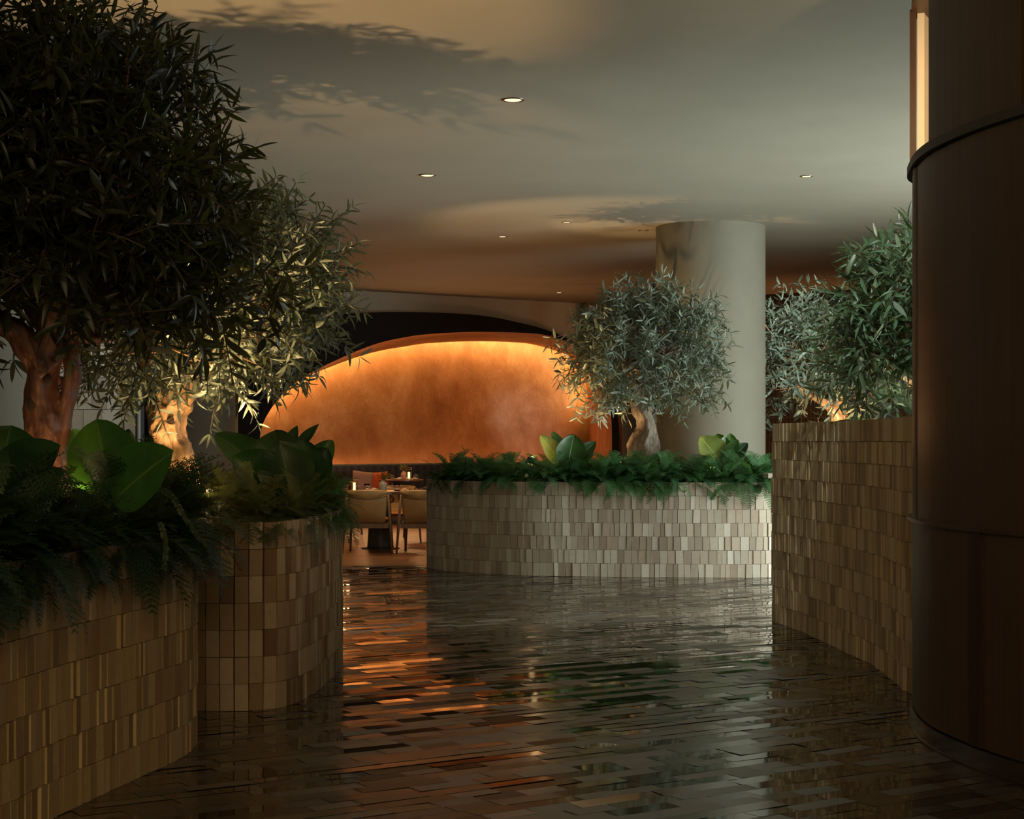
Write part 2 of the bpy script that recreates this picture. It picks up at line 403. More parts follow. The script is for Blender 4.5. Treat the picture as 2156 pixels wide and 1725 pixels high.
# dark glazed tiles laid diagonally, each a hair out of level
def tiled_floor():
    rnd = random.Random(11); th = math.radians(33); t = Vector((math.cos(th), math.sin(th), 0)); n = Vector((-math.sin(th), math.cos(th), 0))
    V = []; Fc = []; T = []; w = .10
    c0 = Vector((0, 10, 0))
    for r in range(-150, 151):
        u = -13 - rnd.random()*.5; a_row = rnd.gauss(0, .0040)
        a = 0
        while u < 13:
            l = rnd.choice((.2, .2, .2, .3, .4)); c = c0 + n*(r*w) + t*(u+l/2)
            if -7.9 < c.x < 7.9 and -1.5 < c.y < 19.2:
                if rnd.random() < .6: a = a_row + rnd.gauss(0, .0145)
                bb = rnd.gauss(0, .005)
                z0 = rnd.uniform(-.0006, .0006)
                for su, sn in ((-1, -1), (1, -1), (1, 1), (-1, 1)):
                    q = c + t*(su*(l/2-.0012)) + n*(sn*(w/2-.0012)); q.z = z0 + su*l/2*bb + sn*w/2*a; V.append(q)
                k = len(V)-4; Fc.append((k, k+1, k+2, k+3)); T.append(min(1, max(0, rnd.gauss(.5, .22))))
            u += l
    return struct(mesh('floor_tiles', V, Fc, M['floor_tile'], tone=T))
tiled_floor()

# ------------------------------------------------------------------ arch niche and far walls
def dw(px, c, m): return c/(1-m*(px-HX)/F)
def on_plane(px, py, c, m): return P(px, py, dw(px, c, m))
FR = (29.7, .6906); WL = (30.084, .6906); LIP = (33.86, 1.29); BK = (34.45, 1.29); BN = (32.6, 1.0)
def wall_line(c, m, x0, x1):
    a, b_ = Vector((0, 0, 0)), None
    # plane Y = c + m*X
    return Vector((x0, c+m*x0, 0)), Vector((x1, c+m*x1, 0))
a, b_ = wall_line(*WL, -7.9, 1.36)
outer = [(290, 1260), (290, 1000), (290, 860), (300, 780), (340, 725), (430, 692), (560, 670), (690, 662), (842, 657), (1000, 663), (1100, 681), (1160, 698), (1210, 720), (1243, 742), (1272, 780), (1292, 830), (1303, 900), (1303, 1000), (1303, 1160)]
front = [(545, 1180), (545, 1000), (548, 915), (565, 870), (600, 825), (640, 793), (690, 767), (750, 740), (800, 722), (850, 711), (900, 704), (1000, 699), (1100, 701), (1150, 706), (1200, 722), (1240, 745), (1265, 785), (1282, 840), (1288, 900), (1288, 1000), (1288, 1160)]
lip = [(525, 1160), (530, 1000), (535, 910), (555, 866), (595, 826), (640, 797), (690, 775), (755, 751), (805, 738), (853, 730), (902, 723), (1000, 719), (1095, 722), (1140, 730), (1185, 745), (1215, 768), (1232, 805), (1239, 850), (1241, 900), (1241, 1000), (1241, 1160)]
def px_curve(pts, c, m, n=6):
    return smooth_curve([on_plane(x, y, c, m) for x, y in pts], n)
def resample(curve, n):
    A = Arc(curve, False); return [A.at(A.L*i/(n-1)) for i in range(n)]
NA = 120
of = resample(px_curve(outer, *FR), NA); ff = px_curve(front, *FR); lf = px_curve(lip, *LIP)
n_ = len(ff)
ffr = resample(ff, NA)
ob = [Vector((p.x, p.y+.34, p.z)) for p in of]
# beige wall above and left of the arch, with the arch opening cut out
V = []; top_of = []
A2 = [Vector((p.x, WL[0]+WL[1]*p.x, p.z)) for p in ob]
V = A2 + [Vector((p.x, p.y, ZC)) for p in A2]
Fc = [(i, i+1, NA+i+1, NA+i) for i in range(NA-1)]
k = len(V); xl = -7.95; V += [Vector((xl, WL[0]+WL[1]*xl, -.05)), Vector((xl, WL[0]+WL[1]*xl, ZC)), Vector((A2[0].x, A2[0].y, ZC)), Vector((A2[0].x, A2[0].y, -.05))]
Fc.append((k, k+1, k+2, k+3))
struct(mesh('wall_back', V, Fc, M['beige']))
# the charcoal surround: front face, outer edge
V = of + ffr + ob
Fc = [(i, i+1, NA+i+1, NA+i) for i in range(NA-1)] + [(i+1, i, 2*NA+i, 2*NA+i+1) for i in range(NA-1)]
struct(mesh('wall_arch_surround', V, Fc, M['dark_wall'], smooth=False))
# the orange reveal: front curve to lip, in five steps, with a returned lip edge
V = []; st = 6
for s in range(st+1):
    t = s/st
    V += [ff[i].lerp(lf[i], t) for i in range(n_)]
cen = Vector((-1.1, 31, 1.6))
V += [p + (p-Vector((cen.x, p.y, cen.z))).normalized()*.05 + Vector((0, .0, 0)) for p in lf]
Fc = [(s*n_+i, s*n_+i+1, (s+1)*n_+i+1, (s+1)*n_+i) for s in range(st+1) for i in range(n_-1)]
struct(mesh('trim_arch_reveal', V, Fc, M['niche'], smooth=True))
# niche back wall
x0, x1 = -7.5, 4.2
struct(quad('wall_niche', [(x0, BK[0]+BK[1]*x0, 0), (x1, BK[0]+BK[1]*x1, 0), (x1, BK[0]+BK[1]*x1, ZC), (x0, BK[0]+BK[1]*x0, ZC)], M['niche']))
# led cove strips
b = MB()
pts = [p + (p-Vector((cen.x, p.y, cen.z))).normalized()*.09 + Vector((0, .10, 0)) for p in lf if p.z > 2.0]
b.tube(pts, .012, 5)
tag(b.build('led_strip', M['led']), 'warm light strip tucked behind the rim of the orange arch niche', 'light strip')
x0, x1 = -4.2, 1.9
b = MB(); b.box((0, 0, 0), ((x1-x0)*1.2, .03, .02), rz=0)
o = b.build('led_strip', M['led_low']); bx = (x0+x1)/2; o.location = (bx, 0, .955)
yb = lambda x: BN[0]+BN[1]*x
o.location = (bx, (yb(bx)+BK[0]+BK[1]*bx)/2+.28, .93); o.rotation_euler = (0, 0, math.atan(1.15))
tag(o, 'warm light strip behind the top of the charcoal banquette', 'light strip')

# taupe return walls between the arch and the round column, and the dark glazed tile wall
V = [(1.99, 31.02, 0), (3.2, 31.6, 0), (3.2, 31.6, ZC), (1.99, 31.02, ZC)]
struct(quad('wall_return', V, M['taupe']))
slab('wall_return_head', 1.335, 2.0, 30.68, 31.0, 3.09, ZC, M['taupe'])
b = MB(); b.box((P(1379, 0, 27).x, 27, ZC/2), (.10, .3, ZC)); struct(b.build('trim_fin', M['veneer_dark']))
a = Vector((2.4, 30.5, 0)); c = Vector((8.0, 26.27, 0)); Lw = (c-a).length
struct(quad('wall_glazed', [a, c, c+Vector((0, 0, ZC)), a+Vector((0, 0, ZC))], M['glaze'], uv=[(0, 0), (Lw, 0), (Lw, ZC), (0, ZC)]))
spot('niche_patch_fill', (0.4, 25.0, 3.75), on_plane(1105, 890, *BK), 3200, (.55, .72, 1.0), 11, 1.0, .2)  # added cool spot that makes the greyish patch, no fixture there
area('tile_wall_glow', (5.3, 26.6, .3), (5.3, 28.5, 1.2), 3.0, .2, 45, (1, .42, .14))

# ------------------------------------------------------------------ ceiling downlights
def downlight(px, py, D, lab, on=True):
    d = F*(ZC-EYE)/(HY-py); c = P(px, py, d); t = empty('ceiling_downlight', (c.x, c.y, ZC))
    tag(t, lab, 'downlight')
    b = MB(); n = 28; r1, r2 = D/2*1.28, D/2
    b.lathe([(r1, .004), (r1, -.004), (r2, -.006), (r2*.97, .008)], n=n, caps=False); b.build('trim_ring', M['metal_rim'], t, smooth=True)
    b = MB(); b.lathe([(r2*.97, -.003), (r2*.97, .004)], n=n); b.build('lens', M['lamp_glow'] if on else M['plaster'], t)
for a in [(1080, 210, .130, 'round ceiling downlight nearest the viewer, top centre of the ceiling'),
          (900, 369, .125, 'round ceiling downlight above and left of the arch, second nearest'),
          (1698, 371, .090, 'round ceiling downlight above the right side, between the column and wood partition'),
          (1193, 468, .088, 'round ceiling downlight just left of the column top'),
          (1058, 498, .086, 'round ceiling downlight in the orange ceiling glow above the arch centre'),
          (739, 521, .088, 'leftmost round ceiling downlight, beside the second olive tree'),
          (1177, 616, .095, 'farthest round ceiling downlight, close to the beige wall above the arch'),
          (1890, 496, .085, 'round ceiling downlight beside the wood partition, above the olive tree there'),
          (1803, 568, .080, 'round ceiling downlight partly behind the tip of the right olive tree'),
          (1641, 604, .080, 'round ceiling downlight right of the column, near the dark tile wall')]:
    downlight(*a)
downlight(1355, 485, .10, 'unlit flush ceiling downlight touching the left side of the column top', False)

# ------------------------------------------------------------------ round columns
def column(X, Y, r, lab, m):
    b = MB(); b.lathe([(r, 0), (r, ZC)], n=96, caps=False)
    o = b.build('round_column', m, smooth=True, loc=(X, Y, 0)); tag(o, lab, 'column', None); return o
column(2.316, 19.95, .635, 'thick round plaster column behind the centre brick planter', M['column'])
column(-4.36, 13.2, .72, 'round grey plaster column at the left edge behind the front olive tree', plain('shaded_column_plaster', (.13, .112, .08), .75, var=.06, scale=2.5))  # column plaster again, with shade put into a darker colour
column(-4.44, 24.0, .585, 'round taupe column behind the golden olive trunk', M['column'])

# tiled wall panel at left
b = MB(); rnd = random.Random(3)
for r in range(14):
    x = -4.3 - rnd.random()*.05
    while x < -3.29:
        w = rnd.choice((.10, .125, .16, .17)); w = min(w, -3.285-x)
        if w > .02: b.box((x+w/2, 15.0, r*.28+.14), (w-.004, .06+rnd.uniform(0, .01), .276), t=rnd.random())
        x += w
b.build('wall_left', M['tile_grey'], tone=True)['kind'] = 'structure'
b = MB(); b.box((-3.275, 15.0, ZC/2), (.014, .09, ZC)); struct(b.build('trim_1', plain('pale_edge', (.14, .135, .12), .7)))
slab('wall_tiled_core', -4.4, -3.29, 15.03, 15.3, 0, ZC, M['dark_wall'])

# ------------------------------------------------------------------ brick planters
def planter(name_lab, pts, rows, m, seed, wr, yaw=.08, prot=.010, closed=True, soil_drop=.06, grid=0):
    rnd = random.Random(seed); RH = .14
    plan = smooth_curve([Vector((x, y, 0)) for x, y in pts], 14, closed)
    cx = sum(p.x for p in plan)/len(plan); cy = sum(p.y for p in plan)/len(plan); C = Vector((cx, cy, 0))
    root = empty('brick_planter', (cx, cy, 0)); tag(root, name_lab, 'planter')
    A = Arc(plan, closed); b = MB()
    area2 = sum(p.x*q.y-q.x*p.y for p, q in zip(plan, plan[1:]+plan[:1])); sgn = 1 if area2 > 0 else -1   # ccw -> outward = right of tangent
    H = rows*RH
    for r in range(rows):
        u = -rnd.random()*.05 if not grid else 0
        while u < A.L:
            w = rnd.choice(wr) * rnd.uniform(.93, 1.07) if u >= grid else .0728
            p, d = A.frame(u+w/2); nrm = Vector((d.y, -d.x, 0))*sgn
            if not closed or u+w/2 < A.L:
                yw = rnd.gauss(0, yaw if u >= grid else .015); dd = (Matrix.Rotation(yw, 3, 'Z') @ d); nn = Matrix.Rotation(yw, 3, 'Z') @ nrm
                pr = rnd.uniform(0, prot) + .012
                sl = rnd.gauss(0, .0008)                     # slanted joints
                z0 = r*RH + .0012; z1 = (r+1)*RH - .0012 + rnd.uniform(-.0012, .0008)
                hw = w/2-.0019
                L_ = []
                for z, e in ((z0, -1), (z1, 1)):
                    for s_, o_ in ((-1, 0), (1, 0), (1, 1), (-1, 1)):
                        q = p + dd*(s_*hw+e*sl) + nn*(pr if o_ == 0 else -.03); q = q - C; q.z = z; L_.append(q)
                b.add(L_, [(0, 1, 5, 4), (1, 2, 6, 5), (3, 0, 4, 7), (4, 5, 6, 7), (0, 3, 2, 1)], rnd.random())
            u += w
    b.build('brick_cladding', m, root, tone=True)
    # core and soil
    n = len(plan); V = []
    offs = []
    for i, p in enumerate(plan):
        d = plan[(i+1) % n]-plan[i-1]; d.normalize(); nr = Vector((d.y, -d.x, 0))*sgn; offs.append(nr)
    ins = [p-C-o_*.002 for p, o_ in zip(plan, offs)]; inn = [p-C-o_*.06 for p, o_ in zip(plan, offs)]
    for ring, z in ((ins, 0), (ins, H-.004), (inn, H-.004), (inn, H-soil_drop-.02)):
        V += [Vector((q.x, q.y, z)) for q in ring]
    Fc = [(k*n+i, k*n+(i+1) % n, (k+1)*n+(i+1) % n, (k+1)*n+i) for k in range(3) for i in range(n)]
    mesh('inner_wall', V, Fc, M['grout'], root)
    V = [Vector((q.x, q.y, H-soil_drop)) for q in inn] + [Vector((q.x*.5, q.y*.5, H-soil_drop+.03)) for q in inn] + [Vector((0, 0, H-soil_drop+.03))]
    Fc = [(i, (i+1) % n, n+(i+1) % n, n+i) for i in range(n)] + [(n+i, n+(i+1) % n, 2*n) for i in range(n)]
    mesh('soil', V, Fc, M['soil'], root, smooth=True)
    return plan, H
PL1, H1 = planter('tan brick planter at front left, streaked darker below the ferns, holding the largest olive tree',
    [(-2.3, 2.0), (-1.98, 4.2), (-1.84, 5.4), (-1.72, 6.34), (-1.57, 7.1), (-1.465, 7.7), (-1.56, 8.12), (-2.0, 8.3), (-3.0, 8.3), (-3.9, 8.0), (-4.4, 6.5), (-4.4, 4.0), (-3.6, 2.0), (-2.9, 1.6)], 7, M['brick_tan'], 1, (.07, .07, .06, .075, .045), .09, .008)
PL2, H2 = planter('curved brown brick planter second from the left, in front of the golden olive trunk',
    [(-2.6, 9.0), (-2.1, 8.93), (-1.72, 8.9), (-1.38, 8.9), (-1.19, 9.08), (-1.10, 9.75), (-1.09, 10.8), (-1.25, 11.7), (-1.7, 12.2), (-2.5, 12.3), (-3.3, 11.6), (-3.4, 10.2), (-3.2, 9.3)], 7, M['brick_brown'], 2, (.06, .072, .04, .05), .07, .009, grid=1.42)
PL3, H3 = planter('long pale brick planter in the centre, facing the viewer in full daylight',
    [(-.93, 19.0), (-.85, 18.75), (-.62, 18.4), (-.36, 18.16), (.11, 17.87), (.60, 17.75), (1.57, 17.61), (2.30, 17.58), (2.60, 17.60), (2.69, 17.72), (2.74, 18.3), (2.6, 18.95), (1.6, 19.1), (.5, 19.2), (-.6, 19.35), (-.88, 19.25)], 7, M['brick_pale'], 3, (.07, .07, .075, .05, .085), .05, .007)
PL4, H4 = planter('tall sand-coloured brick planter at right beside the wood partition',
    [(2.062, 13.42), (2.10, 12.95), (2.156, 12.48), (2.223, 11.48), (2.268, 10.7), (2.255, 10.1), (2.223, 9.56), (2.3, 9.25), (2.7, 9.2), (3.6, 9.6), (3.9, 11.2), (3.6, 13.0), (3.0, 13.65), (2.3, 13.65)], 11, M['brick_right'], 4, (.07, .05, .035, .03, .06, .085), .10, .014)
b = MB(); b.box((P(1640, 0, 16.6).x+.12, 16.6, 1.07), (.5, .35, .045)); b.box((P(1640, 0, 16.6).x+.3, 16.6, .52), (.06, .3, 1.05))
tag(b.build('side_ledge', M['ceramic']), 'small pale ledge poking out between the centre planter and the tall right planter', 'ledge')

# ------------------------------------------------------------------ wood partition at right
def booth():
    root = empty('wood_partition', (2.6, 7.6, 0)); tag(root, 'curved dark wood-veneer partition with metal plinth filling the right edge', 'partition')
    O = Vector((2.6, 7.6, 0))
    base = [(3.4, 9.1), (2.6, 9.05), (2.2, 8.92), (2.03, 8.70), (1.95, 8.32), (1.915, 8.01), (1.918, 7.72), (1.973, 7.33), (2.078, 6.94), (2.25, 6.5), (2.5, 6.05), (2.9, 5.7), (3.5, 5.5)]
    base = smooth_curve([Vector((x, y, 0)) for x, y in base], 12)
    def off(dist):
        out = []
        for i, p in enumerate(base):
            d = base[min(i+1, len(base)-1)]-base[max(i-1, 0)]; d.normalize(); nr = Vector((d.y, -d.x, 0))   # curve runs toward the viewer; this points left/outward
            if nr.x > 0 and .1 < i/len(base) < .8: nr = -nr
            out.append((p, nr))
        # orient consistently: outward is away from the interior point
        res = []
        for p, nr in out:
            if nr.dot(p-Vector((2.95, 7.4, 0))) < 0: nr = -nr
            res.append(p+nr*dist)
        return res
    def band(name, d0, d1, z0, z1, m, i0=0, i1=None, sm=True):
        i1 = i1 if i1 is not None else len(base)
        a, c = off(d0)[i0:i1], off(d1)[i0:i1]; n = len(a); V = []
        for ring, z in ((a, z0), (c, z0), (c, z1), (a, z1)): V += [Vector((q.x, q.y, z))-O for q in ring]
        Fc = [(k*n+i, k*n+i+1, ((k+1) % 4)*n+i+1, ((k+1) % 4)*n+i) for k in range(4) for i in range(n-1)]
        Fc += [(0, n, 2*n, 3*n), (n-1, 4*n-1, 3*n-1, 2*n-1)]
        o = mesh(name, V, Fc, m, root, smooth=False); return o
    A = Arc(base, False)
    def idx(y): return min(range(len(base)), key=lambda i: abs(base[i].y-y)+(0 if base[i].x < 2.7 else 9))
    band('plinth', -.05, .0, 0, .088, M['metal'])
    band('plinth_rim', -.03, .008, 0, .008, M['metal_rim'])
    i1 = idx(8.50); iA = idx(8.74)
    # lower section, panels with joints
    cuts = [0, iA, i1, idx(8.3), idx(7.36), idx(7.26), idx(6.3), len(base)]
    for s, (z0, z1) in enumerate(((.095, 1.015), (1.03, 2.72))):
        cc = cuts if s == 0 else [0, iA, i1, idx(8.36), idx(8.24), idx(6.75), len(base)]
        for k in range(len(cc)-1):
            dark = (k == 1) or (s == 0 and k == 4) or (s == 1 and k == 3)
            o_ = -.05 if k == 1 else (-.012 if not dark else -.002)
            band('veneer_panel', -.09, o_, z0, z1, M['veneer_dark'] if dark else M['veneer'], max(cc[k]-0, 0), cc[k+1]+1 if k < len(cc)-2 else len(base))
    band('band_rail', -.06, .014, 1.015, 1.03, M['metal_rim'])
    band('bumper_rail', -.10, .012, 2.728, 2.770, M['rubber'])
    # upper section with the lit slot
    iS = idx(7.90)
    cc = [iS, idx(6.98), idx(6.93), idx(6.88), len(base)-1]
    for k in range(len(cc)-1):
        band('veneer_panel', -.09, -.012 if k % 2 == 0 else -.03, 2.775, ZC, M['veneer'] if k % 2 == 0 else M['veneer_dark'], cc[k], cc[k+1]+1)
    iP = idx(8.68)
    band('slot_post', -.03, .0, 2.775, 3.585, M['veneer_dark'], iP, iP+2)
    band('alcove_back', -.07, -.035, 2.74, 3.60, M['beige'], 0, iP+1)
    band('slot_head', -.35, -.01, 3.57, 3.60, M['veneer_dark'], 0, iS+1)
    band('upper_fascia', -.35, -.03, 3.60, ZC, M['beige'], 0, iS+1)
    band('slot_sill', -.35, -.02, 2.74, 2.772, M['veneer_dark'], 0, iS+1)
    band('alcove_lining', -.40, -.36, 2.74, 3.60, M['beige'], 0, iS+8)
    l = bpy.data.lights.new('alcove_light', 'POINT'); l.energy = 45; l.color = (1, .68, .36); l.shadow_soft_size = .03
    o = bpy.data.objects.new('alcove_light', l); COL.objects.link(o); o.location = (2.20, 7.85, 3.0)
booth()

# ------------------------------------------------------------------ leaf clouds
def leaf_template(seg=4, w=.11, curve=.25, fold=.25):
    ys = [0]+[(i)/(seg) for i in range(1, seg)]+[1]
    V = [(0, 0, 0)]; 
    for y in ys[1:-1]:
        hw = w*math.sin(PI*y**.85)**.75
        V += [(-hw, y, hw*fold-curve*y*y), (0, y, -curve*y*y), (hw, y, hw*fold-curve*y*y)]
    V.append((0, 1, -curve))
    Fc = [(0, 2, 1), (0, 3, 2)]
    k = len(ys)-2
    for i in range(k-1):
        a = 1+3*i; Fc += [(a, a+1, a+4, a+3), (a+1, a+2, a+5, a+4)]
    a = 1+3*(k-1); t = len(V)-1; Fc += [(a, a+1, t), (a+1, a+2, t)]
    return np.array(V, dtype=float), Fc

def leaf_cloud(P_, D_, U_, L_, tmpl, Fc, wscale=None, cscale=None):
    """P base points, D directions, U approximate normals, L lengths (numpy)."""
    n = len(P_); D = D_/np.linalg.norm(D_, axis=1, keepdims=True)
    X = np.cross(D, U_); X /= (np.linalg.norm(X, axis=1, keepdims=True)+1e-9); Z = np.cross(X, D)
    T = np.repeat(tmpl[None], n, 0)
    if cscale is not None: 
        T = T.copy(); T[:, :, 2] *= cscale[:, None]
    if wscale is not None: T[:, :, 0] *= wscale[:, None]
    W_ = (T[:, :, 0:1]*X[:, None]+T[:, :, 1:2]*D[:, None]+T[:, :, 2:3]*Z[:, None])*L_[:, None, None]+P_[:, None]
    m = tmpl.shape[0]; V = W_.reshape(-1, 3)
    faces = []
    for i in range(n):
        o = i*m; faces += [tuple(v+o for v in f) for f in Fc]
    return V, faces

def olive_foliage(root, lobes, ntw, leaf_len, seed, m, rootloc, extra=(), droop=.5, tw=(.16, .34), fruit=40):
    rg = np.random.default_rng(seed)
    vol = np.array([r[0]*r[1]*r[2] for c, r in lobes])**.75; vol /= vol.sum()
    ps, ds, us, ls = [], [], [], []; stems = MB(); fr = MB()
    jobs = []
    for i in range(ntw):
        k = rg.choice(len(lobes), p=vol); c, r = lobes[k]
        v = rg.normal(size=3); v /= np.linalg.norm(v); rad = rg.uniform(.25, .93)**.6
        p = np.array(c)+v*np.array(r)*rad
        d = v*.75+rg.normal(size=3)*.45+np.array([0, 0, .28]); d /= np.linalg.norm(d)
        jobs.append((p, d, rg.uniform(*tw)))
    for e in extra: jobs.append((np.array(e[0]), np.array(e[1])/np.linalg.norm(e[1]), e[2]))
    for p, d, L in jobs:
        n = max(3, int(L/(.34*leaf_len))); q = p.copy(); dd = d.copy(); pts = [q.copy()]
        ph = rg.uniform(0, PI)
        for s in range(n):
            dd = dd+np.array([0, 0, -droop*.09])+rg.normal(size=3)*.07; dd /= np.linalg.norm(dd)
            q = q+dd*L/n; pts.append(q.copy())
            side = np.cross(dd, [0, 0, 1.0]); side /= np.linalg.norm(side)+1e-9; up = np.cross(side, dd)
            an = ph+s*PI/2+rg.normal()*.3
            for sg in (1, -1):
                if rg.random() < .88:
                    o_ = (side*math.cos(an)+up*math.sin(an))*sg
                    ld = dd*rg.uniform(.45, .95)+o_+rg.normal(size=3)*.15
                    ps.append(q); ds.append(ld); us.append(up*.6+rg.normal(size=3)*.5+dd*.4); ls.append(leaf_len*rg.uniform(.6, 1.15))
        ps.append(q); ds.append(dd); us.append(np.array([0, 0, 1.])+rg.normal(size=3)*.3); ls.append(leaf_len*.9)
        stems.tube([Vector(x) for x in pts[::2]], [.0035]*len(pts[::2]), 3, caps=False)
        if fruit and rg.random() < fruit/ntw:
            for _ in range(2):
                w_ = pts[len(pts)//2]+rg.normal(size=3)*.02; w_[2] -= .012
                fr.lathe([(.0, -.011), (.0065, -.008), (.009, 0), (.0065, .008), (0, .011)], c=w_, n=6, caps=False)
    tm, fc = leaf_template(6, .098, .33, .3)
    V, Fc = leaf_cloud(np.array(ps), np.array(ds), np.array(us), np.array(ls), tm, fc, rg.uniform(.75, 1.25, len(ps)), rg.uniform(-.6, 2.4, len(ps)))
    R = np.array(rootloc); V = V-R
    mesh('foliage', V, Fc, m, root, smooth=True)['kind'] = 'stuff'
    stems.V = [v-Vector(rootloc) for v in stems.V]; stems.build('twigs', M['twig'], root)['kind'] = 'stuff'
    if fruit and fr.V:
        fr.V = [v-Vector(rootloc) for v in fr.V]; fr.build('olives', M['olive_fruit'], root, smooth=True)['kind'] = 'stuff'

def gnarled_trunk(root, rootloc, chains, m, voxel=.012, seed=0, amp=.22, rough=.045):
    """chains: list of ([points], [radii]) grown together with a voxel remesh into one trunk."""
    b = MB()
    for ci, (pts, rad) in enumerate(chains):
        n0 = len(pts); cur = smooth_curve(pts, 6); rr = []
        for i in range(n0-1):
            for k in range(6): rr.append(rad[i]+(rad[i+1]-rad[i])*k/6)
        rr.append(rad[-1])
        def bump(i, an, ci=ci, cur=cur):
            p = cur[i]; return 1+amp*mnoise.noise(Vector((math.cos(an)*1.4+ci*7+seed, math.sin(an)*1.4, p.z*3.2+an*.4)))*1.6+.5*amp*mnoise.noise(Vector((math.cos(an)*4, math.sin(an)*4+seed, p.z*9)))
        b.tube([p-Vector(rootloc) for p in cur], rr, 18, bump=bump)
    o = b.build('trunk', m, root, smooth=True)
    r = o.modifiers.new('remesh', 'REMESH'); r.mode = 'VOXEL'; r.voxel_size = voxel; r.use_smooth_shade = True
    s = o.modifiers.new('smooth', 'SMOOTH'); s.factor = .5; s.iterations = 1
    tx = bpy.data.textures.new('gnarl', 'CLOUDS'); tx.noise_scale = .085; tx.noise_depth = 3
    dm = o.modifiers.new('gnarl', 'DISPLACE'); dm.texture = tx; dm.strength = rough; dm.mid_level = .5; dm.texture_coords = 'LOCAL'
    s2 = o.modifiers.new('smooth', 'SMOOTH'); s2.factor = .4; s2.iterations = 1
    return o

def branches(root, rootloc, starts, lobes, n, m, seed, r0=.022):
    rnd = random.Random(seed); b = MB()
    for i in range(n):
        s = Vector(rnd.choice(starts)); c, r = rnd.choice(lobes)
        e = Vector((c[0]+rnd.gauss(0, .5)*r[0], c[1]+rnd.gauss(0, .5)*r[1], c[2]+rnd.gauss(0, .45)*r[2]))
        mid = s.lerp(e, .5)+Vector((rnd.gauss(0, .06), rnd.gauss(0, .06), rnd.uniform(-.02, .10)))
        cur = smooth_curve([s, mid, e], 5); k = len(cur)
        b.tube([p-Vector(rootloc) for p in cur], [max(.004, r0*(1-.85*j/(k-1))*rnd.uniform(.8, 1.1)) for j in range(k)], 6)
    b.build('branches', m, root, smooth=True)

def lobe(px, py, d, rx, ry, rz): return (tuple(P(px, py, d)), (rx*d/F, ry, rz*d/F))

def knot(root, rootloc, p, r, tall=1.5):
    b = MB(); b.lathe([(0, -1), (.6, -.8), (.95, -.3), (1, 0), (.95, .3), (.6, .8), (0, 1)], n=16, caps=False)
    p = Vector(p)-Vector(rootloc); b.V = [Vector((v.x*r, v.y*r*.5, v.z*r*tall))+p for v in b.V]
    b.build('hollow_shade', M['hollow'], root, smooth=True)

# tree 1: front left
def tree_front():
    d = 7.2; rl = P(110, 1120, d); root = empty('olive_tree', rl); tag(root, 'largest olive tree at front left, reddish trunk with two hollows and dark crown', 'tree')
    q = lambda x, y, dd=0: P(x, y, d+dd)
    ch = [([q(118, 1130), q(112, 1070), q(105, 1000), q(98, 930), q(88, 870), q(86, 810), q(98, 750), q(108, 700), q(108, 650)], [.15, .12, .085, .072, .070, .070, .068, .062, .05]),
          ([q(122, 1000, .03), q(124, 930, .03), q(138, 860, .03), q(151, 800, .03), q(153, 745, .03), q(144, 695, .03), q(150, 640, .03)], [.05, .04, .035, .036, .032, .03, .028]),
          ([q(100, 780, -.02), q(70, 745, -.05), q(40, 705, -.08), q(5, 680, -.1), (-30+0, 0, 0) and q(-40, 650, -.1)], [.07, .055, .05, .045, .035]),
          ([q(108, 700), q(88, 660, .05), q(60, 600, .08), q(50, 540, .1)], [.055, .06, .05, .04]),
          ([q(108, 690, -.02), q(125, 640, -.05), q(160, 590, -.08), q(190, 530, -.1), q(200, 460, -.1)], [.06, .065, .05, .04, .028]),
          ([q(125, 670), q(165, 690, .03), q(195, 712, .05), q(218, 708, .05)], [.045, .042, .035, .02]),
          ([q(130, 650), q(180, 640, .08), q(230, 600, .1), q(290, 540, .1)], [.05, .05, .035, .02]),
          ([q(80, 1140), q(95, 1085), q(105, 1040)], [.10, .085, .05]), ([q(150, 1140), q(140, 1090), q(125, 1040)], [.09, .075, .05])]
    gnarled_trunk(root, rl, ch, M['bark_red'], .009, 2, .3, .02)
    knot(root, rl, q(100, 800, -.072), .02, 1.45); knot(root, rl, q(68, 850, -.06), .022, 1.9)
    L = [lobe(40, 330, 7.2, 230, .55, 250), lobe(215, 270, 7.3, 165, .5, 170), lobe(295, 410, 7.2, 168, .5, 150), lobe(130, 520, 7.1, 290, .5, 160),
         lobe(345, 530, 7.4, 140, .4, 110), lobe(150, 130, 7.3, 90, .35, 70), lobe(20, 120, 7.2, 90, .4, 70), lobe(290, 190, 7.3, 60, .3, 60), lobe(-120, 400, 7.2, 200, .5, 300),
         lobe(430, 640, 7.3, 110, .3, 70)]
    ex = [(P(340, 150, 7.2), (1, 0, .55), .22), (P(370, 250, 7.2), (1, 0, .5), .18), (P(400, 340, 7.2), (1, .1, .3), .2), (P(450, 480, 7.2), (1, 0, -.1), .2), (P(190, 40, 7.2), (.1, 0, 1), .2), (P(60, 60, 7.2), (-.1, 0, 1), .2),
          (P(510, 560, 7.2), (1, 0, -.3), .24), (P(540, 610, 7.25), (1, 0, -.5), .22), (P(310, 60, 7.2), (.3, 0, 1), .16)]
    olive_foliage(root, L, 1150, .125, 21, M['olive_dark'], rl, ex, fruit=20)
    branches(root, rl, [q(108, 650), q(60, 560), q(190, 500), q(290, 545), q(150, 640)], L, 34, M['bark_red'], 5)
tree_front()

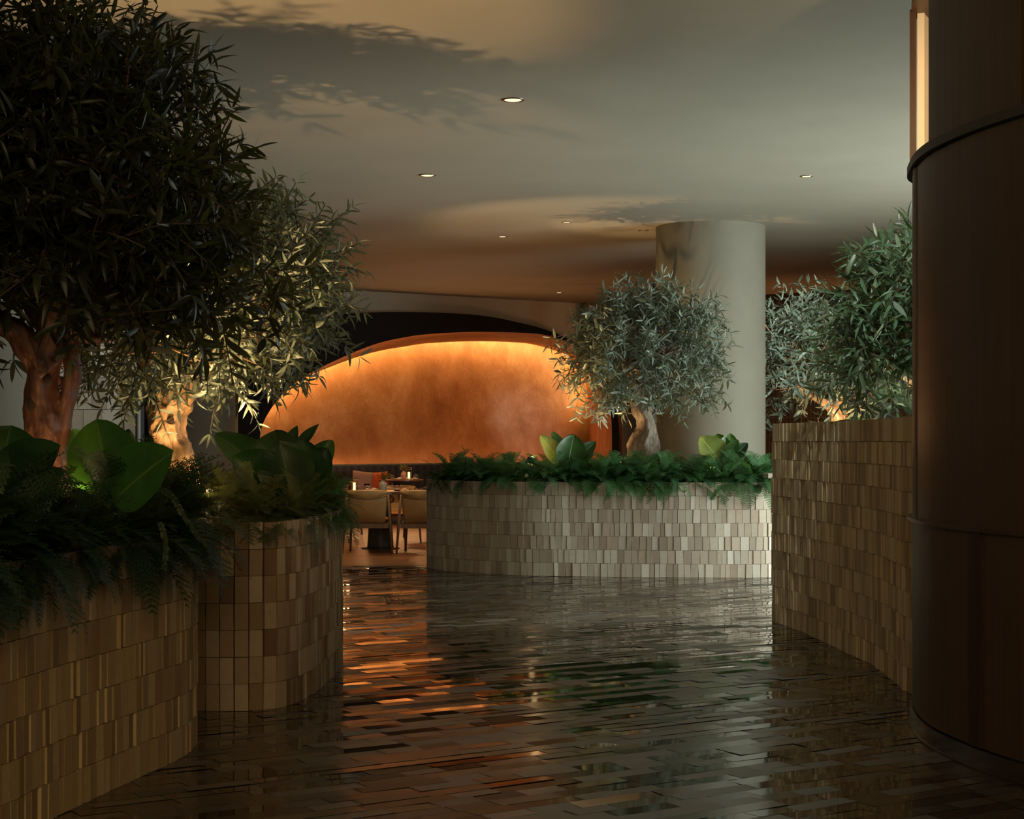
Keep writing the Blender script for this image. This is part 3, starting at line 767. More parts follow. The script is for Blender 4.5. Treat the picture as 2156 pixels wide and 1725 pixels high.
# tree 2: golden trunk in the second planter
def tree_golden():
    d = 10.3; rl = P(370, 1010, d); root = empty('olive_tree', rl); tag(root, 'olive tree with floodlit golden trunk in the second planter', 'tree')
    q = lambda x, y, dd=0: P(x, y, d+dd)
    ch = [([q(368, 1030), q(360, 980), q(350, 930), q(352, 880), q(372, 835), q(384, 800), q(385, 770)], [.16, .11, .095, .105, .10, .085, .06]),
          ([q(352, 960, -.03), q(340, 910, -.05), q(338, 870, -.04), q(350, 830, 0)], [.07, .07, .06, .05]),
          ([q(375, 860), q(392, 820), q(396, 790), q(398, 760), q(402, 700)], [.07, .07, .06, .045, .03]),
          ([q(368, 810), q(345, 795), q(325, 780), q(310, 768), q(295, 740)], [.055, .05, .04, .035, .02]),
          ([q(340, 790), q(325, 765), q(312, 745), q(305, 710)], [.035, .028, .024, .018]),
          ([q(330, 875, -.02), q(322, 860, -.03), q(328, 845, -.03)], [.05, .045, .03]),
          ([q(375, 990, -.05), q(395, 985), q(402, 1010)], [.05, .04, .035]), ([q(365, 990, -.06), q(352, 985), q(345, 1010)], [.05, .045, .04]),
          ([q(395, 760), q(430, 745), q(470, 720)], [.04, .03, .02])]
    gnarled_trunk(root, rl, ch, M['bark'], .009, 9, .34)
    knot(root, rl, q(359, 885, -.10), .022, 1.1)
    L = [lobe(430, 650, 10.3, 215, .7, 130), lobe(560, 640, 10.3, 120, .6, 130), lobe(610, 560, 10.3, 75, .4, 90), lobe(300, 730, 10.2, 125, .6, 80), lobe(480, 760, 10.1, 100, .5, 65),
         lobe(520, 490, 10.4, 110, .5, 90), lobe(380, 560, 10.4, 160, .6, 120), lobe(230, 740, 10.2, 55, .4, 60), lobe(640, 640, 10.3, 50, .3, 60)]
    ex = [(P(620, 520, 10.3), (.05, 0, 1), .30), (P(645, 500, 10.3), (.35, 0, .9), .22), (P(560, 450, 10.3), (-.2, 0, 1), .15), (P(590, 730, 10.2), (.7, 0, -.7), .26), (P(560, 790, 10.2), (.5, 0, -.8), .16),
          (P(470, 800, 10.1), (.1, 0, -1), .14), (P(250, 790, 10.1), (-.2, 0, -1), .12), (P(200, 780, 10.1), (-.4, 0, -.8), .14), (P(660, 590, 10.3), (.8, 0, .3), .15), (P(560, 760, 10.2), (.9, 0, -.4), .2)]
    olive_foliage(root, L, 900, .10, 33, M['olive_silver'], rl, ex, fruit=50)
    branches(root, rl, [q(402, 705), q(385, 770), q(305, 712), q(470, 720)], L, 55, M['bark'], 6, .02)
tree_golden()

def tree_centre():
    d = 18.45; rl = P(1358, 990, d); root = empty('olive_tree', rl); tag(root, 'small silvery olive tree with twisted grey trunk in the centre planter', 'tree')
    q = lambda x, y, dd=0: P(x, y, d+dd)
    ch = [([q(1352, 990), q(1355, 965), q(1350, 935), q(1362, 905), q(1358, 880), q(1348, 860), q(1355, 830), q(1352, 800)], [.17, .13, .115, .10, .085, .085, .07, .05]),
          ([q(1362, 965), q(1374, 940), q(1372, 915), q(1358, 890)], [.09, .07, .06, .05]),
          ([q(1355, 870), q(1364, 850), q(1368, 825), q(1385, 790), q(1400, 750)], [.06, .07, .05, .035, .02]),
          ([q(1350, 850), q(1338, 825), q(1325, 795), q(1310, 760)], [.06, .05, .03, .02]),
          ([q(1352, 810), q(1350, 760), q(1348, 700)], [.05, .035, .02]),
          ([q(1335, 985), q(1342, 955), q(1348, 930)], [.08, .06, .04])]
    gnarled_trunk(root, rl, ch, M['bark_grey'], .012, 15, .34, .028)
    L = [lobe(1360, 740, d, 135, .6, 110), lobe(1290, 750, d, 85, .5, 80), lobe(1430, 760, d, 80, .5, 80), lobe(1350, 670, d, 75, .4, 55), lobe(1230, 760, d, 40, .3, 40), lobe(1420, 680, d, 60, .4, 45), lobe(1280, 690, d, 50, .3, 40), lobe(1455, 720, d, 45, .3, 60), lobe(1440, 830, d, 45, .3, 25), lobe(1280, 830, d, 45, .3, 25)]
    ex = [(P(1350, 650, d), (0, 0, 1), .34), (P(1352, 630, d), (0.02, 0, 1), .2), (P(1235, 790, d), (-.9, 0, .2), .3), (P(1220, 775, d), (-1, 0, 0), .2), (P(1400, 650, d), (.2, 0, 1), .2), (P(1440, 660, d), (.5, 0, 1), .18), (P(1490, 750, d), (1, 0, .2), .16), (P(1270, 660, d), (-.4, 0, 1), .16)]
    olive_foliage(root, L, 640, .118, 44, M['olive_silver'], rl, ex, tw=(.16, .36), fruit=30)
    branches(root, rl, [q(1400, 752), q(1310, 762), q(1348, 705), q(1352, 790)], L, 50, M['bark_grey'], 7, .022)
tree_centre()

def tree_right_far():
    d = 21.6; rl = P(1768, 1000, d); root = empty('olive_tree', rl); tag(root, 'silvery olive tree with forked trunk behind the tall right planter', 'tree')
    q = lambda x, y, dd=0: P(x, y, d+dd)
    pot = empty('tree_pot', (rl.x, d, 0)); tag(pot, 'round stone pot holding the silvery olive tree behind the tall right planter', 'pot')
    b = MB(); b.lathe([(0, 0), (.26, 0), (.33, .6), (.30, .6), (.29, .54)], n=32, caps=False); b.build('pot_body', M['beige'], pot, smooth=True)
    b = MB(); b.lathe([(.29, .53), (.29, .55)], n=32); b.build('soil', M['soil'], pot)
    ch = [([q(1768, 1092), q(1768, 1000), q(1765, 890), q(1762, 868), q(1768, 845)], [.17, .16, .12, .10, .07]),
          ([q(1762, 875), q(1745, 855), q(1722, 842), q(1700, 830)], [.08, .065, .05, .03]), ([q(1770, 860), q(1775, 835), q(1772, 800)], [.05, .035, .025]),
          ([q(1790, 960), q(1804, 890), q(1806, 850), q(1800, 820)], [.05, .045, .035, .02]), ([q(1700, 830), q(1675, 790), q(1665, 750)], [.025, .018, .012])]
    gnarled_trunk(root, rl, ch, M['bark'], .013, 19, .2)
    L = [lobe(1740, 760, d, 110, .8, 85), lobe(1680, 720, d, 75, .5, 70), lobe(1820, 800, d, 80, .5, 60), lobe(1670, 810, d, 55, .4, 45), lobe(1700, 670, d, 50, .3, 40), lobe(1870, 830, d, 45, .4, 40)]
    ex = [(P(1680, 660, d), (0, 0, 1), .14), (P(1650, 690, d), (-.6, 0, .8), .14), (P(1650, 830, d), (-.4, 0, -.9), .12), (P(1690, 850, d), (-.1, 0, -1), .12)]
    olive_foliage(root, L, 400, .165, 55, M['olive_silver'], rl, ex, tw=(.2, .42), fruit=30)
    branches(root, rl, [q(1700, 832), q(1772, 802), q(1800, 822), q(1665, 752)], L, 40, M['bark'], 8, .018)
tree_right_far()

def tree_right_near():
    d = 11.6; rl = P(1985, 960, d); root = empty('olive_tree', rl); tag(root, 'bright green olive tree with black olives, half hidden by the wood partition', 'tree')
    q = lambda x, y, dd=0: P(x, y, d+dd)
    ch = [([q(1985, 990), q(1980, 920), q(1972, 860), q(1965, 820)], [.15, .12, .10, .07]), ([q(1970, 850), q(1925, 812), q(1890, 775), q(1870, 745)], [.06, .035, .028, .018]), ([q(1968, 830), q(1990, 760), q(2010, 700)], [.06, .05, .03])]
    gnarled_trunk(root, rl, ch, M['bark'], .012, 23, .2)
    L = [lobe(1900, 680, d, 115, .5, 115), lobe(1850, 740, d, 90, .5, 75), lobe(1960, 640, d, 130, .5, 140), lobe(1890, 600, d, 70, .4, 55), lobe(1800, 700, d, 45, .3, 50), lobe(2020, 740, d, 120, .5, 120), lobe(1870, 560, d, 55, .3, 30)]
    ex = [(P(1810, 640, d), (-.9, 0, .5), .24), (P(1790, 660, d), (-1, 0, .3), .26), (P(1900, 540, d), (-.1, 0, 1), .18), (P(1925, 540, d), (-.2, 0, 1), .25), (P(1870, 560, d), (-.5, 0, .8), .16), (P(1820, 620, d), (-.9, 0, .9), .18)]
    olive_foliage(root, L, 480, .135, 66, M['olive_mid'], rl, ex, tw=(.16, .32), fruit=120)
    branches(root, rl, [q(1870, 747), q(2010, 702), q(1890, 776)], L, 40, M['bark'], 9, .02)
tree_right_near()

# ------------------------------------------------------------------ ferns
def fern_arrays(seed, nf=17, L=.33):
    rg = np.random.default_rng(seed); Q = []
    for f in range(nf):
        az = 2*PI*(f+rg.uniform(-.4, .4))/nf; el = rg.uniform(.15, 1.42); l = L*rg.uniform(.55, 1.25)
        h = np.array([math.cos(az), math.sin(az), 0]); d = h*math.cos(el)+np.array([0, 0, math.sin(el)]); p = np.zeros(3); pts = []
        side = np.array([-h[1], h[0], 0.]); ns = 18
        for i in range(ns+1):
            pts.append((p.copy(), d.copy())); d = d+np.array([0, 0, -.10])+side*rg.normal()*.035; d /= np.linalg.norm(d); p = p+d*l/ns
        for i in range(2, ns+1):
            p, d = pts[i]; t = i/ns; up = np.cross(side, d); up = up/np.linalg.norm(up)
            a, b_ = pts[i-1][0], p; w0 = side*.0013; Q.append((a-w0, a+w0, b_+w0, b_-w0))
            pl = (.02+l*.12)*math.sin(PI*min(1, (t*.92)**.8))*rg.uniform(.85, 1.1)+.006
            for s in (-1, 1):
                pd = side*s*.85+d*.55-up*.10+rg.normal(size=3)*.06; pd /= np.linalg.norm(pd); ac = np.cross(pd, up); ac /= np.linalg.norm(ac)+1e-9
                nn = 5
                for j in range(nn):
                    c = p+pd*pl*(j+.5)/nn; ll = pl*.24*(1-.6*j/nn)+.002
                    for s2 in (-1, 1):
                        e = ac*s2+pd*.6; e /= np.linalg.norm(e); wd = pd*(pl*.06+.0006)
                        Q.append((c-wd, c+wd, c+e*ll+wd*.3, c+e*ll-wd*.3))
                e = p+pd*pl; wd = ac*(pl*.03+.0006); Q.append((p-wd, p+wd, e+wd*.4, e-wd*.4))
    return np.array(Q).reshape(-1, 3)

def quad_mesh(name, V, m):
    me = bpy.data.meshes.new(name); n = len(V); k = n//4
    me.vertices.add(n); me.vertices.foreach_set('co', np.asarray(V, dtype=np.float32).ravel())
    me.loops.add(n); me.loops.foreach_set('vertex_index', np.arange(n, dtype=np.int32))
    me.polygons.add(k); me.polygons.foreach_set('loop_start', np.arange(0, n, 4, dtype=np.int32)); me.polygons.foreach_set('loop_total', np.full(k, 4, dtype=np.int32))
    me.materials.append(m); me.update(calc_edges=True); me.validate()
    o = bpy.data.objects.new(name, me); COL.objects.link(o); return o

def point_in(poly, x, y):
    c = False; n = len(poly); j = n-1
    for i in range(n):
        a, b_ = poly[i], poly[j]
        if (a.y > y) != (b_.y > y) and x < (b_.x-a.x)*(y-a.y)/(b_.y-a.y)+a.x: c = not c
        j = i
    return c

# clearings kept free of ferns around the spotlights
CLR = [(P(x, 0, d).x, d, r) for x, d, r in ((178, 6.95, .24), (376, 9.8, .2), (1120, 18.1, .3), (1262, 18.35, .22), (1500, 18.3, .15), (445, 10.15, .2), (425, 9.2, .16))]
ARR = [fern_arrays(50+i, 15+i) for i in range(4)]
_o = 'second third fourth fifth sixth seventh eighth ninth tenth eleventh twelfth thirteenth fourteenth fifteenth sixteenth seventeenth eighteenth nineteenth twentieth'.split()
ORD = ['leftmost'] + [w+' from left' for w in _o] + ['twenty-'+w+' from left' for w in ['first']+_o[:8]] + ['thirtieth from left']
def ferns(plan, H, m, seed, step, rimstep, bedlab, rimlab, group, size, keep, rimkeep, avoid=(), dens=1.0):
    rnd = random.Random(seed); A = Arc(plan, True)
    area2 = sum(p.x*q.y-q.x*p.y for p, q in zip(plan, plan[1:]+plan[:1])); sgn = 1 if area2 > 0 else -1
    rim = []; bed = []; u = 0
    while u < A.L:
        p, d = A.frame(u); nr = Vector((d.y, -d.x, 0))*sgn; q = p-nr*rnd.uniform(.07, .11)
        if rimkeep(q, nr): rim.append((q, nr, rnd.uniform(.05, .45)))
        elif keep(q): bed.append((q, nr, .2))
        u += rimstep*rnd.uniform(.8, 1.15)
    x0, x1 = min(p.x for p in plan), max(p.x for p in plan); y0, y1 = min(p.y for p in plan), max(p.y for p in plan); y = y0
    while y < y1:
        x = x0
        while x < x1:
            xx, yy = x+rnd.uniform(-.4, .4)*step, y+rnd.uniform(-.4, .4)*step
            if point_in(plan, xx, yy) and keep(Vector((xx, yy, 0))) and all((xx-a[0])**2+(yy-a[1])**2 > a[2]**2 for a in avoid) and min((Vector((xx, yy, 0))-p).length for p in plan[::3]) > step*.6:
                bed.append((Vector((xx, yy, 0)), None, 0))
            x += step
        y += step
    out = []
    for q, nr, tl in bed:
        s_ = size*rnd.uniform(.75, 1.25); Rm = Matrix.Rotation(rnd.random()*2*PI, 3, 'Z')
        if nr: Rm = Matrix.Rotation(tl, 3, Vector((-nr.y, nr.x, 0))) @ Rm
        T = np.array(Rm)*s_; out.append(ARR[rnd.randrange(4)] @ T.T + np.array([q.x, q.y, H-.03+rnd.uniform(0, .05)]))
    o = quad_mesh('fern_bed', np.concatenate(out), m); o['kind'] = 'stuff'; tag(o, bedlab, 'ferns')
    protos = [quad_mesh('fern', a, m) for a in ARR]; rim.sort(key=lambda r: r[0].x/r[0].y)
    for i, (q, nr, tl) in enumerate(rim):
        o = protos[i] if i < 4 else protos[rnd.randrange(4)].copy()
        if i >= 4: COL.objects.link(o)
        s_ = size*rnd.uniform(.8, 1.2); o.scale = (s_, s_, s_); o.location = (q.x, q.y, H+.012)
        o.rotation_euler = (Matrix.Rotation(tl, 3, Vector((-nr.y, nr.x, 0))) @ Matrix.Rotation(rnd.random()*2*PI, 3, 'Z')).to_euler()
        tag(o, '%s of the %s' % (ORD[i], rimlab), 'fern', group)
    for p in protos[len(rim):]: bpy.data.objects.remove(p)
    print('ferns', len(bed), len(rim))
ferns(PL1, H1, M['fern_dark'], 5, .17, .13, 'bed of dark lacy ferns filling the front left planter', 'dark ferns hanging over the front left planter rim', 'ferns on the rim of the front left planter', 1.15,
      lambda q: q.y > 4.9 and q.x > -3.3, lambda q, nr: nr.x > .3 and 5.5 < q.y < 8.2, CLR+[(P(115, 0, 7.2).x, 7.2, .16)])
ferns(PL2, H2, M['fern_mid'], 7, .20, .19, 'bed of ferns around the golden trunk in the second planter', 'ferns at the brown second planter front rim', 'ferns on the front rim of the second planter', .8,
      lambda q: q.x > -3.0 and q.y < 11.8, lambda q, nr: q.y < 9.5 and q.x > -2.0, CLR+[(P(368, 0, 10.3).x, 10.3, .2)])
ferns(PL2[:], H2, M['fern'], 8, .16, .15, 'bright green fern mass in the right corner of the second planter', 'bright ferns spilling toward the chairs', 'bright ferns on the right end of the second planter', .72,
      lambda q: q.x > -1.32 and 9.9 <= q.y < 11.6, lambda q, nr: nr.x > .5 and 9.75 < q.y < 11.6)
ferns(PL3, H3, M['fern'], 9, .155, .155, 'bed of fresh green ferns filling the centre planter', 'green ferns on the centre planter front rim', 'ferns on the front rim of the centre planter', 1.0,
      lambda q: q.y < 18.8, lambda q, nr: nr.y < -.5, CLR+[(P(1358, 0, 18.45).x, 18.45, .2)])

# ------------------------------------------------------------------ broad-leaved plants
def broad_leaf(root, rl, base, tip, width, face, m, bend=.15, cup=.25):
    """ovate blade from base to tip (world); width in metres; face = direction the upper side looks."""
    base, tip = Vector(base), Vector(tip); D = tip-base; L = D.length; D.normalize()
    n = Vector(face); n = (n-D*n.dot(D)).normalized(); X = D.cross(n)
    nu, nv = 8, 18; V = []; UV = []
    for j in range(nv+1):
        v = j/nv; hw = width*.62*(math.sin(PI*v**.82)**.62 if 0 < v < 1 else 0)
        hw = max(hw, .003)
        for i in range(nu+1):
            u = i/nu*2-1
            z = cup*hw*u*u - bend*L*v*v + .012*L*math.sin(v*13+u*2)*abs(u) - .02*abs(math.cos(u*PI/2))**8*width
            V.append(base+D*(v*L)+X*(u*hw)+n*z-Vector(rl)); UV.append((i/nu, v))
    Fc = [(j*(nu+1)+i, j*(nu+1)+i+1, (j+1)*(nu+1)+i+1, (j+1)*(nu+1)+i) for j in range(nv) for i in range(nu)]
    lf_ = mesh('leaf', V, Fc, m, root, smooth=True, uv=UV)
    b = MB(); g = Vector(rl)+Vector((0, 0, 0)); b.tube([g-Vector(rl), (base-Vector(rl))*.6+Vector((0, 0, -.01)), base-Vector(rl)+D*.01], [.009, .007, .005], 6)
    b.V = [v for v in b.V]; b.build('stalk', m, root, smooth=True)
    return lf_

def plant(lab, ppx, leaves, d0):
    rl = P(ppx[0], ppx[1], d0); root = empty('broadleaf_plant', rl); tag(root, lab, 'plant')
    for (bx, by, bd), (tx, ty, td), w, face, m in leaves:
        broad_leaf(root, rl, P(bx, by, d0+bd), P(tx, ty, d0+td), w, face, m)
C_ = (0, -1, .25)
B, Bd, Bg = M['broad'], M['broad_dark'], M['broad_lit']
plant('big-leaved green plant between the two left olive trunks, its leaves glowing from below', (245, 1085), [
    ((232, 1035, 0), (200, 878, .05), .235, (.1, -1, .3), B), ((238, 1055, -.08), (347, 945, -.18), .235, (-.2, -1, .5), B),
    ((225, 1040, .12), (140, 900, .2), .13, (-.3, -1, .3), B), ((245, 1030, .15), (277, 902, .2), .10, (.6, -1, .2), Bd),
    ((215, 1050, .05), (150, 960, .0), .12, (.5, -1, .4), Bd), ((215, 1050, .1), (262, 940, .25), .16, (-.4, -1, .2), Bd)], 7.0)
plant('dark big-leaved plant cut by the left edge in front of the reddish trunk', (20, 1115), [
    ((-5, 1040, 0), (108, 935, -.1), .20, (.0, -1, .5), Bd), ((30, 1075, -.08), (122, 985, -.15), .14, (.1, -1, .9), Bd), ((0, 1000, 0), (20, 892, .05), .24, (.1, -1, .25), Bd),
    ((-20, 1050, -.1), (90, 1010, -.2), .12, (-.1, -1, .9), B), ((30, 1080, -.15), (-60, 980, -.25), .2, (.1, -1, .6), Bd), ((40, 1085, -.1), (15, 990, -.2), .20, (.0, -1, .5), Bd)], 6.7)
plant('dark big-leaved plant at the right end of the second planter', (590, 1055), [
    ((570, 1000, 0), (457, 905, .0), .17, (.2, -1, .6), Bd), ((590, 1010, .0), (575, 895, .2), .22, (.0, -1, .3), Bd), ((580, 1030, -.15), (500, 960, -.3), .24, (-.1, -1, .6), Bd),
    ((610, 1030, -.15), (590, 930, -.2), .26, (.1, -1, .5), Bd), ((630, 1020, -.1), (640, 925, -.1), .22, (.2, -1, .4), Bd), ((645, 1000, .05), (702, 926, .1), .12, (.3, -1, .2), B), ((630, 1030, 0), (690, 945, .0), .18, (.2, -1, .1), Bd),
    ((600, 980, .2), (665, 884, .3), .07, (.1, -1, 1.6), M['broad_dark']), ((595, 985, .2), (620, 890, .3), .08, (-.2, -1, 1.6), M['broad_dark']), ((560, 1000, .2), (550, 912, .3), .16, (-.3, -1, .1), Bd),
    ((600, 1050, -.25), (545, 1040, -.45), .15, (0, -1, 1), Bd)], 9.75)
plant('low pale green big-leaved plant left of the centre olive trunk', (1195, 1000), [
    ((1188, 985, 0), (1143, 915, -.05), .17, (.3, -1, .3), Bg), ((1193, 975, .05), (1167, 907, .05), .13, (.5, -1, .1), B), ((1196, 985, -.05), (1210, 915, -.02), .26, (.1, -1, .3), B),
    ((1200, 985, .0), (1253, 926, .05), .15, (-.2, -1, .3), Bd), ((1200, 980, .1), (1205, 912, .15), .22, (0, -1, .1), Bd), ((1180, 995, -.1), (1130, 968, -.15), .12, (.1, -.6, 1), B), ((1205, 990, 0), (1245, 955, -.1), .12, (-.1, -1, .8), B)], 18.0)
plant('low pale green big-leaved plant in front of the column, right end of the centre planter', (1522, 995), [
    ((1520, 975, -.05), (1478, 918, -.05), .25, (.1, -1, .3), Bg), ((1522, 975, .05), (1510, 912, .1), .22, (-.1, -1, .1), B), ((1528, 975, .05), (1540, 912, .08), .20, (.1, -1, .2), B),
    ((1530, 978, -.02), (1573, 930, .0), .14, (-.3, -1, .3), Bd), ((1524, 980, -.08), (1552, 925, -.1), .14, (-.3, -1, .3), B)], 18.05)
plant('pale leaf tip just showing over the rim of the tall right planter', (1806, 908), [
    ((1806, 903, 0), (1806, 878, .02), .16, (0, -1, .3), M['broad_lit'])], 13.0)

# trailing string-of-leaves over the front planter, and wiry shoots
def trailing(lab, pts, d, n, ll, m, cat='trailing plant'):
    cur = smooth_curve([P(x, y, d+dd) for x, y, dd in pts], 10); rl = cur[0]; root = empty('trailing_vine', rl); tag(root, lab, cat)
    b = MB(); b.tube([p-rl for p in cur], .0022, 5); b.build('stem', M['twig'], root)
    A = Arc(cur, False); rg = np.random.default_rng(int(d*10)); ps, ds, us, ls = [], [], [], []
    for i in range(n):
        p, t = A.frame(A.L*(i+.5)/n); s = t.cross(Vector((0, -1, .3))).normalized()
        for sg in (1, -1):
            ps.append(np.array(p-rl)); ds.append(np.array(s*sg+t*.5)+rg.normal(size=3)*.15); us.append(np.array([0, -1, .4])+rg.normal(size=3)*.2); ls.append(ll*.75*rg.uniform(.7, 1.2))
    tm, fc = leaf_template(4, .28, .15, .2); V, Fc = leaf_cloud(np.array(ps), np.array(ds), np.array(us), np.array(ls), tm, fc)
    mesh('leaves', V, Fc, m, root, smooth=True)['kind'] = 'stuff'
trailing('dark trailing vine hanging from the front left planter over the gap to the second', [(300, 1045, 0), (335, 1030, -.05), (365, 1050, -.1), (390, 1090, -.12), (415, 1125, -.1), (438, 1150, -.08)], 7.2, 46, .022, M['fern_dark'])
trailing('dark vine hanging down the brick face of the front left planter', [(335, 1100, 0), (345, 1125, -.05), (350, 1160, -.1), (345, 1198, -.1)], 7.0, 26, .022, M['fern_dark'])
trailing('thin upright shoot against the orange niche at the left of the centre planter', [(990, 990, 0), (983, 970, 0), (978, 952, 0), (973, 938, 0)], 18.1, 10, .02, M['fern_dark'])

# ------------------------------------------------------------------ planter uplights
UPL = {}
def uplight(px, py, d, target, power, lab, angle=75, radius=.02, col=WARM, rad=.03, spill=2.0):
    c = P(px, py, d); t = empty('planter_uplight', c); tag(t, lab, 'spotlight')
    dr = (Vector(target)-c).normalized(); Q = dr.to_track_quat('Z', 'Y').to_matrix()
    b = MB(); b.lathe([(rad*.7, -.07), (rad, -.06), (rad, .0), (rad*.9, .0), (rad*.85, -.012)], n=18, caps=False); b.V = [Q @ v for v in b.V]; b.build('lamp_head', M['black'], t, smooth=True)
    b = MB(); b.lathe([(rad*.85, -.008), (rad*.74, .006), (rad*.45, .015), (.001, .018)], n=18); b.V = [Q @ v for v in b.V]; b.build('lens', M['uplight_glow'], t)
    b = MB(); b.tube([Q @ Vector((0, 0, -.06)), Vector((0, .0, -.16))], .006, 6); b.build('spike', M['black'], t)
    s = spot('uplight_beam', c+dr*(.03+radius), target, power, col, angle, .5, radius)
    l = bpy.data.lights.new('uplight_spill', 'POINT'); l.energy = spill; l.color = col; l.shadow_soft_size = .01
    o = bpy.data.objects.new('uplight_spill', l); COL.objects.link(o); o.location = c+dr*.05
uplight(166, 1042, 6.98, P(225, 700, 7.6), 7, 'glowing spotlight among the ferns at the foot of the reddish trunk', 80, .02, WARM, .04, 1.6)
uplight(376, 1022, 9.80, P(372, 700, 10.4), 36, 'spotlight at the foot of the golden olive trunk', 70)
uplight(1120, 966, 18.1, P(1250, 500, 19.2), 110, 'glowing round spotlight among the ferns left of the centre planter plant', 85, rad=.05)
uplight(1262, 990, 18.35, P(1385, 600, 19.3), 30, 'spotlight hidden in the ferns left of the grey twisted trunk', 80)
uplight(1305, 975, 18.85, P(1395, 540, 19.35), 130, 'spotlight hidden behind the grey twisted trunk, washing the column', 60, .012)
uplight(1500, 985, 18.3, P(1520, 880, 18.1), 5, 'spotlight in the ferns beside the pale plant in front of the column', 90)
uplight(1790, 935, 20.9, P(1750, 760, 21.8), 60, 'spotlight at the foot of the forked olive trunk behind the right planter', 90)
uplight(445, 1018, 10.15, P(630, 265, 13.5), 190, 'spotlight hidden in the ferns at the back of the second planter', 64, .012)
uplight(425, 1068, 9.2, P(545, 0, 9.9), 260, 'spotlight hidden in the ferns at the front rim of the second planter', 74, .03)
uplight(1935, 915, 11.2, P(1900, 640, 11.7), 70, 'added hidden spotlight lighting the bright green olive crown from inside the tall right planter', 100, .03, (1, .93, .72))  # added unseen lamp to brighten the crown
uplight(40, 1090, 6.9, P(80, 860, 7.3), 2.5, 'small spotlight under the dark leaves at the left edge', 100)

area('ceiling_glow_fill', (-1.2, 28.9, 1.12), (-1.2, 24.0, 3.9), 3.6, .08, 34, (1, .50, .20))  # added light to warm the ceiling in front of the arch
spot('wall_fill', (-3.5, 13.3, 3.85), (-3.75, 15.0, 1.5), 60, (1, .92, .80), 70, .8, .05)  # added spot to lift the tiled panel, no fixture there
spot('crown_fill', (3.3, 19.0, 3.85), P(1720, 740, 21.4), 420, (.90, 1, .88), 60, .8, .05)  # added spot to brighten the far right crown, no fixture there
spot('crown_fill', (1.9, 9.6, 3.85), P(1880, 680, 11.6), 210, (.92, 1, .84), 38, .7, .05)  # the same kind of added spot for the nearer right crown

# ------------------------------------------------------------------ dining corner
def make_chair(seat_m=None):
    root = empty('dining_armchair')
    def leg(x0, y0, x1, y1, z1):
        b = MB(); b.tube([(x0, y0, .0), ((x0+x1)/2, (y0+y1)/2, z1*.55), (x1, y1, z1)], [.013, .019, .017], 10); o = b.build('leg', M['chair_wood'], root, smooth=True)
        f = MB(); f.lathe([(.012, -.0), (.013, .012)], c=(x0, y0, 0), n=10); f.build('foot_glide', M['pedestal'], o)
    leg(-.31, -.27, -.255, -.235, .74); leg(.31, -.27, .255, -.235, .74); leg(-.26, .26, -.235, .22, .62); leg(.26, .26, .235, .22, .62)
    b = MB(); b.box((0, -.245, .345), (.52, .03, .055)); b.box((0, .23, .36), (.47, .03, .05)); b.box((-.25, 0, .35), (.03, .48, .05)); b.box((.25, 0, .35), (.03, .48, .05)); b.build('seat_frame', M['chair_wood'], root)
    c = smooth_curve([(-.26, .25, .63), (-.30, .1, .655), (-.30, -.08, .70), (-.25, -.22, .75), (0, -.265, .775), (.25, -.22, .75), (.30, -.08, .70), (.30, .1, .655), (.26, .25, .63)], 6)
    b = MB(); b.tube(c, .018, 10); b.build('arm_rail', M['chair_wood'], root, smooth=True)
    # sling back: draped over the rail, belly curving in to the seat
    V = []; Fc = []; nu, prof = 16, [(-.235, .72), (-.262, .775), (-.292, .792), (-.300, .775), (-.305, .70), (-.30, .60), (-.285, .50), (-.25, .42), (-.19, .375), (-.10, .365)]
    for i in range(nu+1):
        u = i/nu*2-1; w = .238
        for (y, z) in prof: V.append(((w+.0)*u*(1-.12*max(0, (.6-z))/.3), y+.055*u*u*(1 if z > .45 else .3), z-.012*u*u))
    n = len(prof); Fc = [(i*n+j, (i+1)*n+j, (i+1)*n+j+1, i*n+j+1) for i in range(nu) for j in range(n-1)]
    o = mesh('sling_back', V, Fc, M['leather'], root, smooth=True); s = o.modifiers.new('solid', 'SOLIDIFY'); s.thickness = .008
    # flap over the rail with its cord
    V = []; nz = 6
    for i in range(nu+1):
        u = i/nu*2-1; dep = .03+.07*(1-u*u)
        for j in range(nz+1):
            t = j/nz; V.append((.24*u, -.312-.012*math.sin(t*PI)+.055*u*u-.004*math.sin(u*9+t*4)*t, .785-.012*u*u-dep*t))
    Fc = [(i*(nz+1)+j, (i+1)*(nz+1)+j, (i+1)*(nz+1)+j+1, i*(nz+1)+j+1) for i in range(nu) for j in range(nz)]
    fl = mesh('back_flap', V, Fc, M['leather'], root, smooth=True)
    b = MB(); b.tube([(.24*u, -.318+.055*u*u, .72-.035*(1-u*u)) for u in [k/8-1 for k in range(17)]], .003, 5); b.build('cord', M['cord'], fl)
    # cushion
    b = MB(); pr = [(.0, .0)]
    V = []; Fc = []; k = 10
    for s in (0, 1):
        for i in range(k+1):
            for j in range(k+1):
                x = (i/k*2-1); y = (j/k*2-1); e = max(abs(x), abs(y))**6
                V.append((x*.235, y*.22+.02, .385+(.075-.035*e if s else .035*e)))
    m_ = (k+1)**2
    for i in range(k):
        for j in range(k):
            a = i*(k+1)+j; Fc += [(a, a+1, a+k+2, a+k+1), (m_+a, m_+a+k+1, m_+a+k+2, m_+a+1)]
    ring = [i*(k+1) for i in range(k+1)] + [k*(k+1)+j for j in range(1, k+1)] + [i*(k+1)+k for i in range(k-1, -1, -1)] + [j for j in range(k-1, 0, -1)]
    for a, c2 in zip(ring, ring[1:]+ring[:1]): Fc.append((a, c2, m_+c2, m_+a))
    mesh('seat_cushion', V, Fc, M['leather_orange'], root, smooth=True)
    return root
ch0 = make_chair()
